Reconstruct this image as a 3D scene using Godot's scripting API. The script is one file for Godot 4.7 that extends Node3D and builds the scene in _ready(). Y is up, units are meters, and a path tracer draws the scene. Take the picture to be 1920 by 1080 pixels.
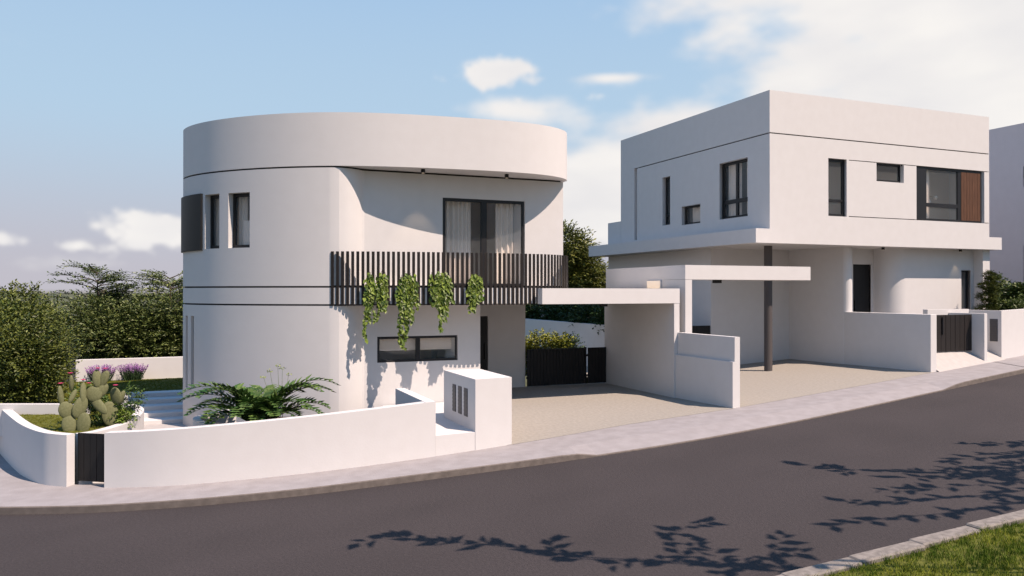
extends Node3D
# House axes: x runs along the street to the right, w = -z runs into the plots, y is up (metres).

const EYE := 3.5
var M := {}
var rng := RandomNumberGenerator.new()
var taken := {}

func _ready() -> void:
	rng.seed = 7
	# camera
	var cam := Camera3D.new()
	cam.name = "camera"
	add_child(cam)
	cam.position = Vector3(0, EYE, 0)
	cam.rotation_degrees = Vector3(0.23, -22.825, 0)
	cam.fov = 39.97
	cam.near = 0.1
	cam.far = 6000.0
	# sky and exposure
	var env := Environment.new()
	env.background_mode = Environment.BG_SKY
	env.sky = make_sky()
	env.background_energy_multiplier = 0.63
	env.tonemap_mode = Environment.TONE_MAPPER_LINEAR
	env.tonemap_exposure = 1.62
	env.sdfgi_enabled = true
	env.ssao_enabled = true
	env.ssil_enabled = true
	var we := WorldEnvironment.new()
	we.name = "environment"
	we.environment = env
	add_child(we)
	# sun from the front right
	var sun := DirectionalLight3D.new()
	sun.name = "sun"
	add_child(sun)
	sun.look_at_from_position(Vector3(0.67, 1.74, 1.0) * 10.0, Vector3.ZERO)
	sun.light_energy = 1.58
	sun.light_color = Color(1.0, 0.91, 0.84)
	sun.light_angular_distance = 0.35
	sun.shadow_enabled = true
	make_materials()
	ground()
	round_house()
	box_house()
	carports()
	entrance_walls()
	neighbours()
	garden()
	plants()

# ------------------------------------------------------------------ mesh helpers
class MB:
	var v := PackedVector3Array()
	var n := PackedVector3Array()
	var c := PackedColorArray()
	var col := Color(1, 1, 1)
	func tri(a: Vector3, b: Vector3, d: Vector3, na: Vector3, nb: Vector3, nd: Vector3) -> void:
		if (b - a).cross(d - a).dot(na) > 0.0:
			v.append(a); v.append(d); v.append(b)
			n.append(na); n.append(nd); n.append(nb)
		else:
			v.append(a); v.append(b); v.append(d)
			n.append(na); n.append(nb); n.append(nd)
		c.append(col); c.append(col); c.append(col)
	func ftri(a: Vector3, b: Vector3, d: Vector3) -> void:
		var m := (b - a).cross(d - a).normalized()
		tri(a, b, d, m, m, m)
	func quad(a: Vector3, b: Vector3, d: Vector3, e: Vector3, m: Vector3) -> void:
		tri(a, b, d, m, m, m)
		tri(a, d, e, m, m, m)
	func fquad(a: Vector3, b: Vector3, d: Vector3, e: Vector3, out: Vector3) -> void:
		var m := (b - a).cross(d - a).normalized()
		if m.length() < 0.5:
			m = (d - a).cross(e - a).normalized()
		if m.dot(out) < 0.0:
			m = -m
		quad(a, b, d, e, m)
	func squad(a: Vector3, b: Vector3, d: Vector3, e: Vector3, na: Vector3, nb: Vector3, nd: Vector3, ne: Vector3) -> void:
		tri(a, b, d, na, nb, nd)
		tri(a, d, e, na, nd, ne)
	func box(lo: Vector3, hi: Vector3) -> void:
		var p := [Vector3(lo.x, lo.y, lo.z), Vector3(hi.x, lo.y, lo.z), Vector3(hi.x, hi.y, lo.z), Vector3(lo.x, hi.y, lo.z), Vector3(lo.x, lo.y, hi.z), Vector3(hi.x, lo.y, hi.z), Vector3(hi.x, hi.y, hi.z), Vector3(lo.x, hi.y, hi.z)]
		quad(p[0], p[1], p[2], p[3], Vector3(0, 0, -1))
		quad(p[4], p[5], p[6], p[7], Vector3(0, 0, 1))
		quad(p[0], p[3], p[7], p[4], Vector3(-1, 0, 0))
		quad(p[1], p[2], p[6], p[5], Vector3(1, 0, 0))
		quad(p[3], p[2], p[6], p[7], Vector3(0, 1, 0))
		quad(p[0], p[1], p[5], p[4], Vector3(0, -1, 0))
	# box with chamfered edges
	func cbox(lo: Vector3, hi: Vector3, b: float) -> void:
		var ce := (lo + hi) * 0.5
		var h := (hi - lo) * 0.5
		for ax in 3:
			var ay := (ax + 1) % 3
			var az := (ax + 2) % 3
			for s in [-1.0, 1.0]:
				var m := Vector3.ZERO
				m[ax] = s
				var q := []
				for k in [[-1, -1], [1, -1], [1, 1], [-1, 1]]:
					var p := ce
					p[ax] += s * h[ax]
					p[ay] += k[0] * (h[ay] - b)
					p[az] += k[1] * (h[az] - b)
					q.append(p)
				quad(q[0], q[1], q[2], q[3], m)
				for t in [-1.0, 1.0]:
					var p1 := ce; var p2 := ce; var p3 := ce; var p4 := ce
					p1[ax] += s * h[ax]; p1[ay] += t * (h[ay] - b); p1[az] -= h[az] - b
					p2[ax] += s * h[ax]; p2[ay] += t * (h[ay] - b); p2[az] += h[az] - b
					p3[ax] += s * (h[ax] - b); p3[ay] += t * h[ay]; p3[az] += h[az] - b
					p4[ax] += s * (h[ax] - b); p4[ay] += t * h[ay]; p4[az] -= h[az] - b
					var mm := Vector3.ZERO
					mm[ax] = s; mm[ay] = t
					quad(p1, p2, p3, p4, mm.normalized())
		for sx in [-1.0, 1.0]:
			for sy in [-1.0, 1.0]:
				for sz in [-1.0, 1.0]:
					var k := Vector3(sx, sy, sz)
					var a := ce + k * (h - Vector3(0, b, b))
					var e := ce + k * (h - Vector3(b, 0, b))
					var f := ce + k * (h - Vector3(b, b, 0))
					var m := k.normalized()
					tri(a, e, f, m, m, m)
	func tube(pts: Array, rad: Array, seg: int) -> void:
		var rings := []
		var norms := []
		for i in pts.size():
			var d: Vector3 = (pts[min(i + 1, pts.size() - 1)] - pts[max(i - 1, 0)]).normalized()
			var a := d.cross(Vector3(0.31, 0.2, 0.93)).normalized()
			if absf(d.y) < 0.5:
				a = d.cross(Vector3.UP).normalized()
			var b := d.cross(a).normalized()
			var ring := []
			var nn := []
			for k in seg:
				var t := TAU * k / seg
				var o := a * cos(t) + b * sin(t)
				ring.append(pts[i] + o * rad[i])
				nn.append(o)
			rings.append(ring); norms.append(nn)
		for i in pts.size() - 1:
			for k in seg:
				var l := (k + 1) % seg
				squad(rings[i][k], rings[i][l], rings[i + 1][l], rings[i + 1][k], norms[i][k], norms[i][l], norms[i + 1][l], norms[i + 1][k])
		for e in [0, pts.size() - 1]:
			var d: Vector3 = (pts[e] - pts[1 if e == 0 else e - 1]).normalized()
			for k in range(1, seg - 1):
				tri(rings[e][0], rings[e][k], rings[e][k + 1], d, d, d)
	func ball(ce: Vector3, r: Vector3, seg: int, rows: int, basis := Basis.IDENTITY) -> void:
		for i in rows:
			for k in seg:
				var q := []
				var m := []
				for e in [[i, k], [i, k + 1], [i + 1, k + 1], [i + 1, k]]:
					var t: float = PI * e[0] / rows
					var f: float = TAU * e[1] / seg
					var o := Vector3(sin(t) * cos(f), cos(t), sin(t) * sin(f))
					q.append(ce + basis * (o * r))
					m.append((basis * (o / r)).normalized())
				squad(q[0], q[1], q[2], q[3], m[0], m[1], m[2], m[3])
	func leaf(p: Vector3, d: Vector3, side: Vector3, l: float, w: float, fold: float) -> void:
		var up := side.cross(d).normalized()
		var mid := p + d * (l * 0.45)
		var a := mid + side * w * 0.5 + up * fold * w
		var b := mid - side * w * 0.5 + up * fold * w
		var t := p + d * l - up * l * 0.08
		ftri(p, a, t)
		ftri(p, t, b)
	func mesh() -> ArrayMesh:
		var arr := []
		arr.resize(Mesh.ARRAY_MAX)
		arr[Mesh.ARRAY_VERTEX] = v
		arr[Mesh.ARRAY_NORMAL] = n
		arr[Mesh.ARRAY_COLOR] = c
		var am := ArrayMesh.new()
		am.add_surface_from_arrays(Mesh.PRIMITIVE_TRIANGLES, arr)
		return am

func P(u: float, y: float, w: float) -> Vector3:
	return Vector3(u, y, -w)
func V2(u: float, w: float) -> Vector2:
	return Vector2(u, w)

# ------------------------------------------------------------------ naming helpers
func numbered(called: String) -> String:
	var k: int = taken.get(called, 0)
	taken[called] = k + 1
	return called if k == 0 else "%s_%03d" % [called, k]
func meta(o: Node, label: String, category: String, group := "") -> void:
	o.set_meta("label", label)
	o.set_meta("category", category)
	if group != "":
		o.set_meta("group", group)
func thing(called: String, label: String, category: String, at: Vector3, group := "") -> Node3D:
	var o := Node3D.new()
	o.name = numbered(called)
	add_child(o)
	o.position = at
	meta(o, label, category, group)
	return o
# a mesh given in scene coordinates, as a part of a thing (or of a part)
func part(parent: Node3D, called: String, mb, mat: Material) -> MeshInstance3D:
	var o := MeshInstance3D.new()
	o.name = called
	o.mesh = mb.mesh() if mb is MB else mb
	o.material_override = mat
	parent.add_child(o, true)
	if parent.get_parent() == self and parent is not MeshInstance3D:
		o.position = -parent.position
	return o
func solo(called: String, mb: MB, mat: Material) -> MeshInstance3D:
	var o := MeshInstance3D.new()
	o.name = numbered(called)
	o.mesh = mb.mesh()
	o.material_override = mat
	add_child(o)
	return o
func structure(called: String, mb: MB, mat: Material) -> MeshInstance3D:
	var o := solo(called, mb, mat)
	o.set_meta("kind", "structure")
	return o

# ------------------------------------------------------------------ materials
func lin(r: float, g: float, b: float) -> Color:
	return Color(r, g, b).linear_to_srgb()
func tone_tex(seed_: int, size: int, freq: float, oct: int, lo: Color, hi: Color, speck := 0.0) -> ImageTexture:
	var f := FastNoiseLite.new()
	f.seed = seed_
	f.noise_type = FastNoiseLite.TYPE_SIMPLEX_SMOOTH
	f.frequency = freq
	f.fractal_octaves = oct
	var im := f.get_seamless_image(size, size)
	var out := Image.create(size, size, true, Image.FORMAT_RGB8)
	var r := RandomNumberGenerator.new()
	r.seed = seed_ + 77
	for y in size:
		for x in size:
			var t := im.get_pixel(x, y).r
			if speck > 0.0:
				t = clampf(t + r.randfn(0.0, speck), 0.0, 1.0)
			out.set_pixel(x, y, lo.lerp(hi, t))
	out.generate_mipmaps()
	return ImageTexture.create_from_image(out)
func bump_tex(seed_: int, size: int, freq: float, oct: int, strength: float) -> ImageTexture:
	var f := FastNoiseLite.new()
	f.seed = seed_
	f.noise_type = FastNoiseLite.TYPE_SIMPLEX_SMOOTH
	f.frequency = freq
	f.fractal_octaves = oct
	var im := f.get_seamless_image(size, size)
	im.convert(Image.FORMAT_RGBA8)
	im.bump_map_to_normal_map(strength)
	return ImageTexture.create_from_image(im)
func mat(base: Color, rough: float, tex: Texture2D = null, span := 1.0, bump: Texture2D = null, bscale := 0.3) -> StandardMaterial3D:
	var m := StandardMaterial3D.new()
	m.albedo_color = base
	m.roughness = rough
	m.metallic_specular = 0.4
	if tex:
		m.albedo_texture = tex
	if bump:
		m.normal_enabled = true
		m.normal_texture = bump
		m.normal_scale = bscale
	if tex or bump:
		m.uv1_triplanar = true
		m.uv1_world_triplanar = true
		m.uv1_scale = Vector3.ONE / span
	return m
func leafmat(rough := 0.5, back := 0.25) -> StandardMaterial3D:
	var m := StandardMaterial3D.new()
	m.vertex_color_use_as_albedo = true
	m.roughness = rough
	m.metallic_specular = 0.35
	m.cull_mode = BaseMaterial3D.CULL_DISABLED
	if back > 0.0:
		m.backlight_enabled = true
		m.backlight = Color(back * 0.8, back, back * 0.3)
	return m

func make_materials() -> void:
	var plaster_tone := tone_tex(3, 512, 0.012, 5, Color(0.982, 0.98, 0.978), Color(1, 1, 1), 0.04)
	var plaster_bump := bump_tex(5, 512, 0.09, 3, 2.0)
	M.plaster = mat(lin(0.56, 0.548, 0.545), 0.9, plaster_tone, 2.7, plaster_bump, 0.05)
	M.inner = mat(lin(0.74, 0.60, 0.48), 0.9)
	M.gap = mat(lin(0.03, 0.03, 0.032), 0.8)  # joint backing, dark grey in place of the shade inside the grooves
	M.frame = mat(lin(0.012, 0.012, 0.014), 0.45)
	M.slat = mat(lin(0.013, 0.0095, 0.0085), 0.5, tone_tex(8, 128, 0.05, 3, Color(0.85, 0.85, 0.85), Color(1, 1, 1)), 0.5)
	M.gate = mat(lin(0.008, 0.008, 0.009), 0.55)
	M.gate_brown = mat(lin(0.014, 0.011, 0.010), 0.55)
	M.column = mat(lin(0.072, 0.064, 0.064), 0.55)
	M.wood = mat(lin(0.13, 0.06, 0.03), 0.55, grain_tex(), 0.8)
	M.asphalt = mat(lin(0.048, 0.040, 0.041), 0.92, tone_tex(21, 1024, 0.05, 4, Color(0.80, 0.80, 0.80), Color(1, 1, 1), 0.22), 3.1, bump_tex(22, 512, 0.2, 3, 3.0), 0.5)
	M.asphalt.vertex_color_use_as_albedo = true
	M.walk = mat(lin(0.285, 0.268, 0.275), 0.9, tone_tex(31, 1024, 0.008, 5, Color(0.91, 0.905, 0.90), Color(1, 1, 1), 0.08), 3.7, bump_tex(32, 512, 0.2, 2, 2.0), 0.25)
	M.kerb = mat(lin(0.17, 0.145, 0.13), 0.9, tone_tex(33, 512, 0.02, 4, Color(0.8, 0.8, 0.8), Color(1, 1, 1), 0.1), 1.9)
	M.drive = mat(lin(0.305, 0.282, 0.25), 0.92, tone_tex(41, 1024, 0.03, 5, Color(0.90, 0.895, 0.89), Color(1, 1, 1), 0.11), 3.3, bump_tex(42, 512, 0.25, 3, 3.0), 0.5)
	M.stone_pale = mat(lin(0.40, 0.375, 0.36), 0.85, tone_tex(43, 512, 0.02, 4, Color(0.93, 0.93, 0.93), Color(1, 1, 1), 0.08), 2.3)
	M.kerb_verge = mat(lin(0.25, 0.225, 0.205), 0.9, tone_tex(44, 512, 0.02, 4, Color(0.75, 0.75, 0.75), Color(1, 1, 1), 0.1), 1.3)
	M.soil = mat(lin(0.07, 0.05, 0.035), 0.95, tone_tex(45, 256, 0.04, 4, Color(0.6, 0.6, 0.6), Color(1, 1, 1), 0.1), 1.0)
	M.turf = mat(lin(0.125, 0.125, 0.02), 0.95, tone_tex(46, 512, 0.03, 5, Color(0.7, 0.75, 0.6), Color(1, 1, 1), 0.15), 1.7)
	M.ground = mat(lin(0.10, 0.105, 0.055), 0.95, tone_tex(47, 512, 0.02, 5, Color(0.7, 0.72, 0.65), Color(1, 1, 1), 0.1), 11.0)
	M.leaf = leafmat(0.45, 0.2)
	M.leaf_matte = leafmat(0.8, 0.1)
	M.leaf_matte.metallic_specular = 0.12
	M.bark = mat(lin(0.10, 0.075, 0.055), 0.9, tone_tex(51, 256, 0.05, 4, Color(0.6, 0.6, 0.6), Color(1, 1, 1), 0.1), 0.6)
	M.cactus = mat(lin(0.155, 0.158, 0.08), 0.75, tone_tex(52, 256, 0.03, 3, Color(0.8, 0.82, 0.75), Color(1, 1, 1), 0.06), 0.35)
	M.pink = mat(lin(0.55, 0.06, 0.16), 0.6)
	M.grille = mat(lin(0.07, 0.07, 0.075), 0.5)
	M.neighbour = mat(lin(0.60, 0.545, 0.555), 0.9, plaster_tone, 2.7)
	M.curtain = mat(lin(0.66, 0.59, 0.53), 0.85)
	M.curtain.backlight_enabled = true
	M.curtain.backlight = Color(0.35, 0.32, 0.3)
	M.blind = mat(lin(0.55, 0.48, 0.42), 0.8)
	M.brass = mat(lin(0.35, 0.22, 0.10), 0.35)
	M.bulb = mat(lin(0.75, 0.68, 0.6), 0.15)
	var g := StandardMaterial3D.new()
	g.albedo_color = Color(0.82, 0.86, 0.88, 0.03)
	g.transparency = BaseMaterial3D.TRANSPARENCY_ALPHA
	g.roughness = 0.02
	g.metallic_specular = 0.3
	M.glass = g
	var l := StandardMaterial3D.new()
	l.albedo_color = Color(0.8, 0.77, 0.74)
	l.emission_enabled = true
	l.emission = Color(1.0, 0.88, 0.74)
	l.emission_energy_multiplier = 0.2
	M.glow = l

func grain_tex() -> ImageTexture:
	var f := FastNoiseLite.new()
	f.seed = 61
	f.frequency = 0.03
	f.fractal_octaves = 4
	var out := Image.create(256, 256, true, Image.FORMAT_RGB8)
	for y in 256:
		for x in 256:
			var t := 0.5 + 0.5 * f.get_noise_2d(x * 2.4, y * 0.16)
			out.set_pixel(x, y, Color(0.66, 0.62, 0.6).lerp(Color(1, 1, 1), t))
	out.generate_mipmaps()
	return ImageTexture.create_from_image(out)

# ------------------------------------------------------------------ terrain heights
const SU := [-60.0, -30.0, -10.0, -1.2, 6.1, 12.1, 19.6, 27.0, 45.0, 70.0]
const SY := [-1.2, -0.8, -0.12, 0.16, 0.45, 0.76, 1.2, 1.62, 2.6, 3.2]
func street(u: float) -> float:
	if u <= SU[0]:
		return SY[0]
	for i in SU.size() - 1:
		if u <= SU[i + 1]:
			return lerpf(SY[i], SY[i + 1], (u - SU[i]) / (SU[i + 1] - SU[i]))
	return SY[-1]

# ------------------------------------------------------------------ wall builders
func out_normal(a: Vector2, b: Vector2) -> Vector2:
	var d := (b - a).normalized()
	return Vector2(d.y, -d.x)
func vertex_normals(path: PackedVector2Array) -> Array:
	# per segment: [normal at its start, normal at its end], smoothed over gentle bends
	var seg := []
	for i in path.size() - 1:
		seg.append(out_normal(path[i], path[i + 1]))
	var res := []
	for i in seg.size():
		var a: Vector2 = seg[i]
		var b: Vector2 = seg[i]
		if i > 0 and seg[i - 1].dot(seg[i]) > 0.97:
			a = (seg[i - 1] + seg[i]).normalized()
		if i < seg.size() - 1 and seg[i + 1].dot(seg[i]) > 0.97:
			b = (seg[i + 1] + seg[i]).normalized()
		res.append([a, b])
	return res
func offset_path(path: PackedVector2Array, by: float) -> PackedVector2Array:
	# to the inner side (against the outward normal)
	var res := PackedVector2Array()
	for i in path.size():
		var n1 := out_normal(path[max(i - 1, 0)], path[max(i, 1)])
		var n2 := out_normal(path[min(i, path.size() - 2)], path[min(i + 1, path.size() - 1)])
		var m := (n1 + n2).normalized()
		var k: float = maxf(m.dot(n1), 0.4)
		res.append(path[i] - m * (by / k))
	return res
func path_len(path: PackedVector2Array) -> PackedFloat32Array:
	var s := PackedFloat32Array([0.0])
	for i in path.size() - 1:
		s.append(s[i] + path[i].distance_to(path[i + 1]))
	return s
func s_at_u(path: PackedVector2Array, u: float, from := 0) -> float:
	var s := path_len(path)
	for i in range(from, path.size() - 1):
		if path[i].x <= u and path[i + 1].x >= u and path[i + 1].x > path[i].x:
			return lerpf(s[i], s[i + 1], (u - path[i].x) / (path[i + 1].x - path[i].x))
	return 0.0
func at_s(path: PackedVector2Array, s: PackedFloat32Array, t: float) -> Vector2:
	for i in path.size() - 1:
		if t <= s[i + 1] + 1e-6:
			return path[i].lerp(path[i + 1], clampf((t - s[i]) / maxf(s[i + 1] - s[i], 1e-6), 0, 1))
	return path[-1]
# a standing wall along a path; holes are [s0, s1, y0, y1]
func wall(mb: MB, path: PackedVector2Array, th: float, y0: float, y1: float, holes := [], caps := true) -> void:
	var s := path_len(path)
	var inner := offset_path(path, th)
	var vn := vertex_normals(path)
	for i in path.size() - 1:
		var cuts := [0.0, 1.0]
		var L := s[i + 1] - s[i]
		for h in holes:
			for e in [h[0], h[1]]:
				var t: float = (e - s[i]) / L
				if t > 0.001 and t < 0.999:
					cuts.append(t)
		cuts.sort()
		for k in cuts.size() - 1:
			var t0: float = cuts[k]
			var t1: float = cuts[k + 1]
			var sm := s[i] + L * (t0 + t1) * 0.5
			var oa := path[i].lerp(path[i + 1], t0)
			var ob := path[i].lerp(path[i + 1], t1)
			var ia := inner[i].lerp(inner[i + 1], t0)
			var ib := inner[i].lerp(inner[i + 1], t1)
			var a2: Vector2 = vn[i][0].lerp(vn[i][1], t0).normalized()
			var b2: Vector2 = vn[i][0].lerp(vn[i][1], t1).normalized()
			var na := P(a2.x, 0, a2.y)
			var nb := P(b2.x, 0, b2.y)
			var ys := [y0]
			var hs := []
			for h in holes:
				if sm > h[0] and sm < h[1]:
					hs.append([h[2], h[3]])
			hs.sort()
			for h in hs:
				ys.append(h[0]); ys.append(h[1])
			ys.append(y1)
			for j in range(0, ys.size(), 2):
				var ya: float = ys[j]
				var yb: float = ys[j + 1]
				mb.squad(P(oa.x, ya, oa.y), P(ob.x, ya, ob.y), P(ob.x, yb, ob.y), P(oa.x, yb, oa.y), na, nb, nb, na)
				mb.squad(P(ia.x, ya, ia.y), P(ib.x, ya, ib.y), P(ib.x, yb, ib.y), P(ia.x, yb, ia.y), -na, -nb, -nb, -na)
				mb.quad(P(oa.x, yb, oa.y), P(ob.x, yb, ob.y), P(ib.x, yb, ib.y), P(ia.x, yb, ia.y), Vector3.UP)
				mb.quad(P(oa.x, ya, oa.y), P(ob.x, ya, ob.y), P(ib.x, ya, ib.y), P(ia.x, ya, ia.y), Vector3.DOWN)
	for h in holes:
		for e in [[h[0], 1.0], [h[1], -1.0]]:
			var o := at_s(path, s, e[0])
			var q := at_s(inner, s, e[0])
			# the inner path has the same parameter per segment
			for i in path.size() - 1:
				if e[0] <= s[i + 1] + 1e-6:
					q = inner[i].lerp(inner[i + 1], clampf((e[0] - s[i]) / (s[i + 1] - s[i]), 0, 1))
					var d: Vector2 = (path[i + 1] - path[i]).normalized() * e[1]
					mb.quad(P(o.x, h[2], o.y), P(q.x, h[2], q.y), P(q.x, h[3], q.y), P(o.x, h[3], o.y), P(d.x, 0, d.y))
					break
	if caps:
		for e in [0, path.size() - 1]:
			var d: Vector2 = (path[e] - path[1 if e == 0 else e - 1]).normalized()
			mb.quad(P(path[e].x, y0, path[e].y), P(inner[e].x, y0, inner[e].y), P(inner[e].x, y1, inner[e].y), P(path[e].x, y1, path[e].y), P(d.x, 0, d.y))
# a wall whose foot and top follow the slope
func slope_wall(mb: MB, path: PackedVector2Array, th: float, bot: Array, top: Array) -> void:
	var inner := offset_path(path, th)
	var vn := vertex_normals(path)
	for i in path.size() - 1:
		var a := path[i]; var b := path[i + 1]; var c := inner[i + 1]; var d := inner[i]
		var na := P(vn[i][0].x, 0, vn[i][0].y)
		var nb := P(vn[i][1].x, 0, vn[i][1].y)
		mb.squad(P(a.x, bot[i], a.y), P(b.x, bot[i + 1], b.y), P(b.x, top[i + 1], b.y), P(a.x, top[i], a.y), na, nb, nb, na)
		mb.squad(P(d.x, bot[i], d.y), P(c.x, bot[i + 1], c.y), P(c.x, top[i + 1], c.y), P(d.x, top[i], d.y), -na, -nb, -nb, -na)
		mb.fquad(P(a.x, top[i], a.y), P(b.x, top[i + 1], b.y), P(c.x, top[i + 1], c.y), P(d.x, top[i], d.y), Vector3.UP)
	for e in [0, path.size() - 1]:
		var d: Vector2 = (path[e] - path[1 if e == 0 else e - 1]).normalized()
		mb.quad(P(path[e].x, bot[e], path[e].y), P(inner[e].x, bot[e], inner[e].y), P(inner[e].x, top[e], inner[e].y), P(path[e].x, top[e], path[e].y), P(d.x, 0, d.y))
# solid slab over a plan outline (clockwise path as for walls, closed by itself)
func slab(mb: MB, plan: PackedVector2Array, y0: float, y1: float) -> void:
	var idx := Geometry2D.triangulate_polygon(plan)
	for k in range(0, idx.size(), 3):
		var a := plan[idx[k]]; var b := plan[idx[k + 1]]; var c := plan[idx[k + 2]]
		mb.tri(P(a.x, y1, a.y), P(b.x, y1, b.y), P(c.x, y1, c.y), Vector3.UP, Vector3.UP, Vector3.UP)
		mb.tri(P(a.x, y0, a.y), P(b.x, y0, b.y), P(c.x, y0, c.y), Vector3.DOWN, Vector3.DOWN, Vector3.DOWN)
	var closed := plan.duplicate()
	closed.append(plan[0])
	var vn := vertex_normals(closed)
	for i in closed.size() - 1:
		var a := closed[i]; var b := closed[i + 1]
		var na := P(vn[i][0].x, 0, vn[i][0].y)
		var nb := P(vn[i][1].x, 0, vn[i][1].y)
		mb.squad(P(a.x, y0, a.y), P(b.x, y0, b.y), P(b.x, y1, b.y), P(a.x, y1, a.y), na, nb, nb, na)
func rect(u0: float, u1: float, w0: float, w1: float) -> PackedVector2Array:
	# clockwise in the sense of out_normal: along the front to the right, then back
	return PackedVector2Array([V2(u0, w0), V2(u1, w0), V2(u1, w1), V2(u0, w1)])
func ubox(mb: MB, u0: float, u1: float, y0: float, y1: float, w0: float, w1: float, bev := 0.0) -> void:
	if bev > 0.0:
		mb.cbox(Vector3(u0, y0, -w1), Vector3(u1, y1, -w0), bev)
	else:
		mb.box(Vector3(u0, y0, -w1), Vector3(u1, y1, -w0))
# an oriented bar between two plan points, from the outer plane inwards
func bar(mb: MB, a: Vector2, b: Vector2, y0: float, y1: float, d0: float, d1: float) -> void:
	var nrm := out_normal(a, b)
	var o1 := a - nrm * d0; var o2 := b - nrm * d0
	var i1 := a - nrm * d1; var i2 := b - nrm * d1
	var d := (b - a).normalized()
	mb.quad(P(o1.x, y0, o1.y), P(o2.x, y0, o2.y), P(o2.x, y1, o2.y), P(o1.x, y1, o1.y), P(nrm.x, 0, nrm.y))
	mb.quad(P(i1.x, y0, i1.y), P(i2.x, y0, i2.y), P(i2.x, y1, i2.y), P(i1.x, y1, i1.y), P(-nrm.x, 0, -nrm.y))
	mb.quad(P(o1.x, y1, o1.y), P(o2.x, y1, o2.y), P(i2.x, y1, i2.y), P(i1.x, y1, i1.y), Vector3.UP)
	mb.quad(P(o1.x, y0, o1.y), P(o2.x, y0, o2.y), P(i2.x, y0, i2.y), P(i1.x, y0, i1.y), Vector3.DOWN)
	mb.quad(P(o1.x, y0, o1.y), P(i1.x, y0, i1.y), P(i1.x, y1, i1.y), P(o1.x, y1, o1.y), P(-d.x, 0, -d.y))
	mb.quad(P(o2.x, y0, o2.y), P(i2.x, y0, i2.y), P(i2.x, y1, i2.y), P(o2.x, y1, o2.y), P(d.x, 0, d.y))
# a window set back in an opening between plan points a and b: frame (the part), panes (sub-parts)
# posts: [[t, width], ...]; rails: [[t, width, post span from, to], ...]
func window(house: Node3D, called: String, a: Vector2, b: Vector2, y0: float, y1: float, back: float, fw: float, posts := [], rails := []) -> MeshInstance3D:
	var mb := MB.new()
	var L := a.distance_to(b)
	var dep := 0.07
	var edges := [0.0]
	bar(mb, a, a.lerp(b, fw / L), y0, y1, back, back + dep)
	bar(mb, a.lerp(b, 1.0 - fw / L), b, y0, y1, back, back + dep)
	bar(mb, a.lerp(b, fw / L), a.lerp(b, 1.0 - fw / L), y0, y0 + fw, back, back + dep)
	bar(mb, a.lerp(b, fw / L), a.lerp(b, 1.0 - fw / L), y1 - fw, y1, back, back + dep)
	var spans := [fw / L]
	for p in posts:
		bar(mb, a.lerp(b, p[0] - p[1] * 0.5 / L), a.lerp(b, p[0] + p[1] * 0.5 / L), y0 + fw, y1 - fw, back + 0.003, back + dep - 0.003)
		spans.append(p[0] - p[1] * 0.5 / L); spans.append(p[0] + p[1] * 0.5 / L)
	spans.append(1.0 - fw / L)
	for r in rails:
		var yc := lerpf(y0, y1, r[0])
		bar(mb, a.lerp(b, spans[0]), a.lerp(b, spans[-1]), yc - r[1] * 0.5, yc + r[1] * 0.5, back + 0.006, back + dep - 0.006)
	var o := part(house, called, mb, M.frame)
	for k in range(0, spans.size(), 2):
		var g := MB.new()
		bar(g, a.lerp(b, spans[k]), a.lerp(b, spans[k + 1]), y0 + fw, y1 - fw, back + 0.03, back + 0.036)
		part(o, "pane", g, M.glass)
	return o
func curtain_mesh(a: Vector2, b: Vector2, y0: float, y1: float, amp: float, folds: int) -> MB:
	var mb := MB.new()
	var nrm := out_normal(a, b)
	var L := a.distance_to(b)
	var cnt := folds * 8
	var prev := Vector2.ZERO
	var pn := Vector2.ZERO
	for i in cnt + 1:
		var t := float(i) / cnt
		var ph := t * folds * TAU + sin(t * 9.0) * 0.7
		var q := a.lerp(b, t) + nrm * sin(ph) * amp
		var slope := cos(ph) * amp * folds * TAU / L
		var d := (b - a).normalized()
		var m := (nrm - d * slope).normalized()
		if i > 0:
			mb.squad(P(prev.x, y0, prev.y), P(q.x, y0, q.y), P(q.x, y1, q.y), P(prev.x, y1, prev.y), P(pn.x, 0, pn.y), P(m.x, 0, m.y), P(m.x, 0, m.y), P(pn.x, 0, pn.y))
		prev = q
		pn = m
	return mb
func catmull(pts: Array, sub: int) -> PackedVector2Array:
	var res := PackedVector2Array()
	for i in pts.size() - 1:
		var p0: Vector2 = pts[max(i - 1, 0)]
		var p1: Vector2 = pts[i]
		var p2: Vector2 = pts[i + 1]
		var p3: Vector2 = pts[min(i + 2, pts.size() - 1)]
		for k in sub:
			res.append(p1.cubic_interpolate(p2, p0, p3, float(k) / sub))
	res.append(pts[-1])
	return res

# ------------------------------------------------------------------ foliage
func rdir() -> Vector3:
	return Vector3(rng.randfn(), rng.randfn(), rng.randfn()).normalized()
func leafcol(a: Color, b: Color) -> Color:
	var t := rng.randf()
	var k := rng.randf_range(0.75, 1.2)
	var c := a.lerp(b, t)
	return Color(c.r * k, c.g * k, c.b * k)
func twig(mb: MB, p: Vector3, d: Vector3, l: float, cnt: int, ll: float, lw: float, ca: Color, cb: Color, bend: Vector3) -> void:
	var q := p
	var dir := d
	var step := l / cnt
	for i in cnt:
		dir = (dir + bend / cnt + rdir() * 0.12).normalized()
		q += dir * step
		var side := dir.cross(Vector3.UP + rdir() * 0.5).normalized()
		var sg := 1.0 if i % 2 == 0 else -1.0
		var ld := (dir * 0.7 + side * sg * 0.8 + Vector3(0, rng.randf_range(-0.25, 0.35), 0)).normalized()
		var ls := ld.cross(Vector3.UP + rdir() * 0.6).normalized()
		mb.col = leafcol(ca, cb)
		var k := rng.randf_range(0.75, 1.2)
		mb.leaf(q, ld, ls, ll * k, lw * k, 0.18)
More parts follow.
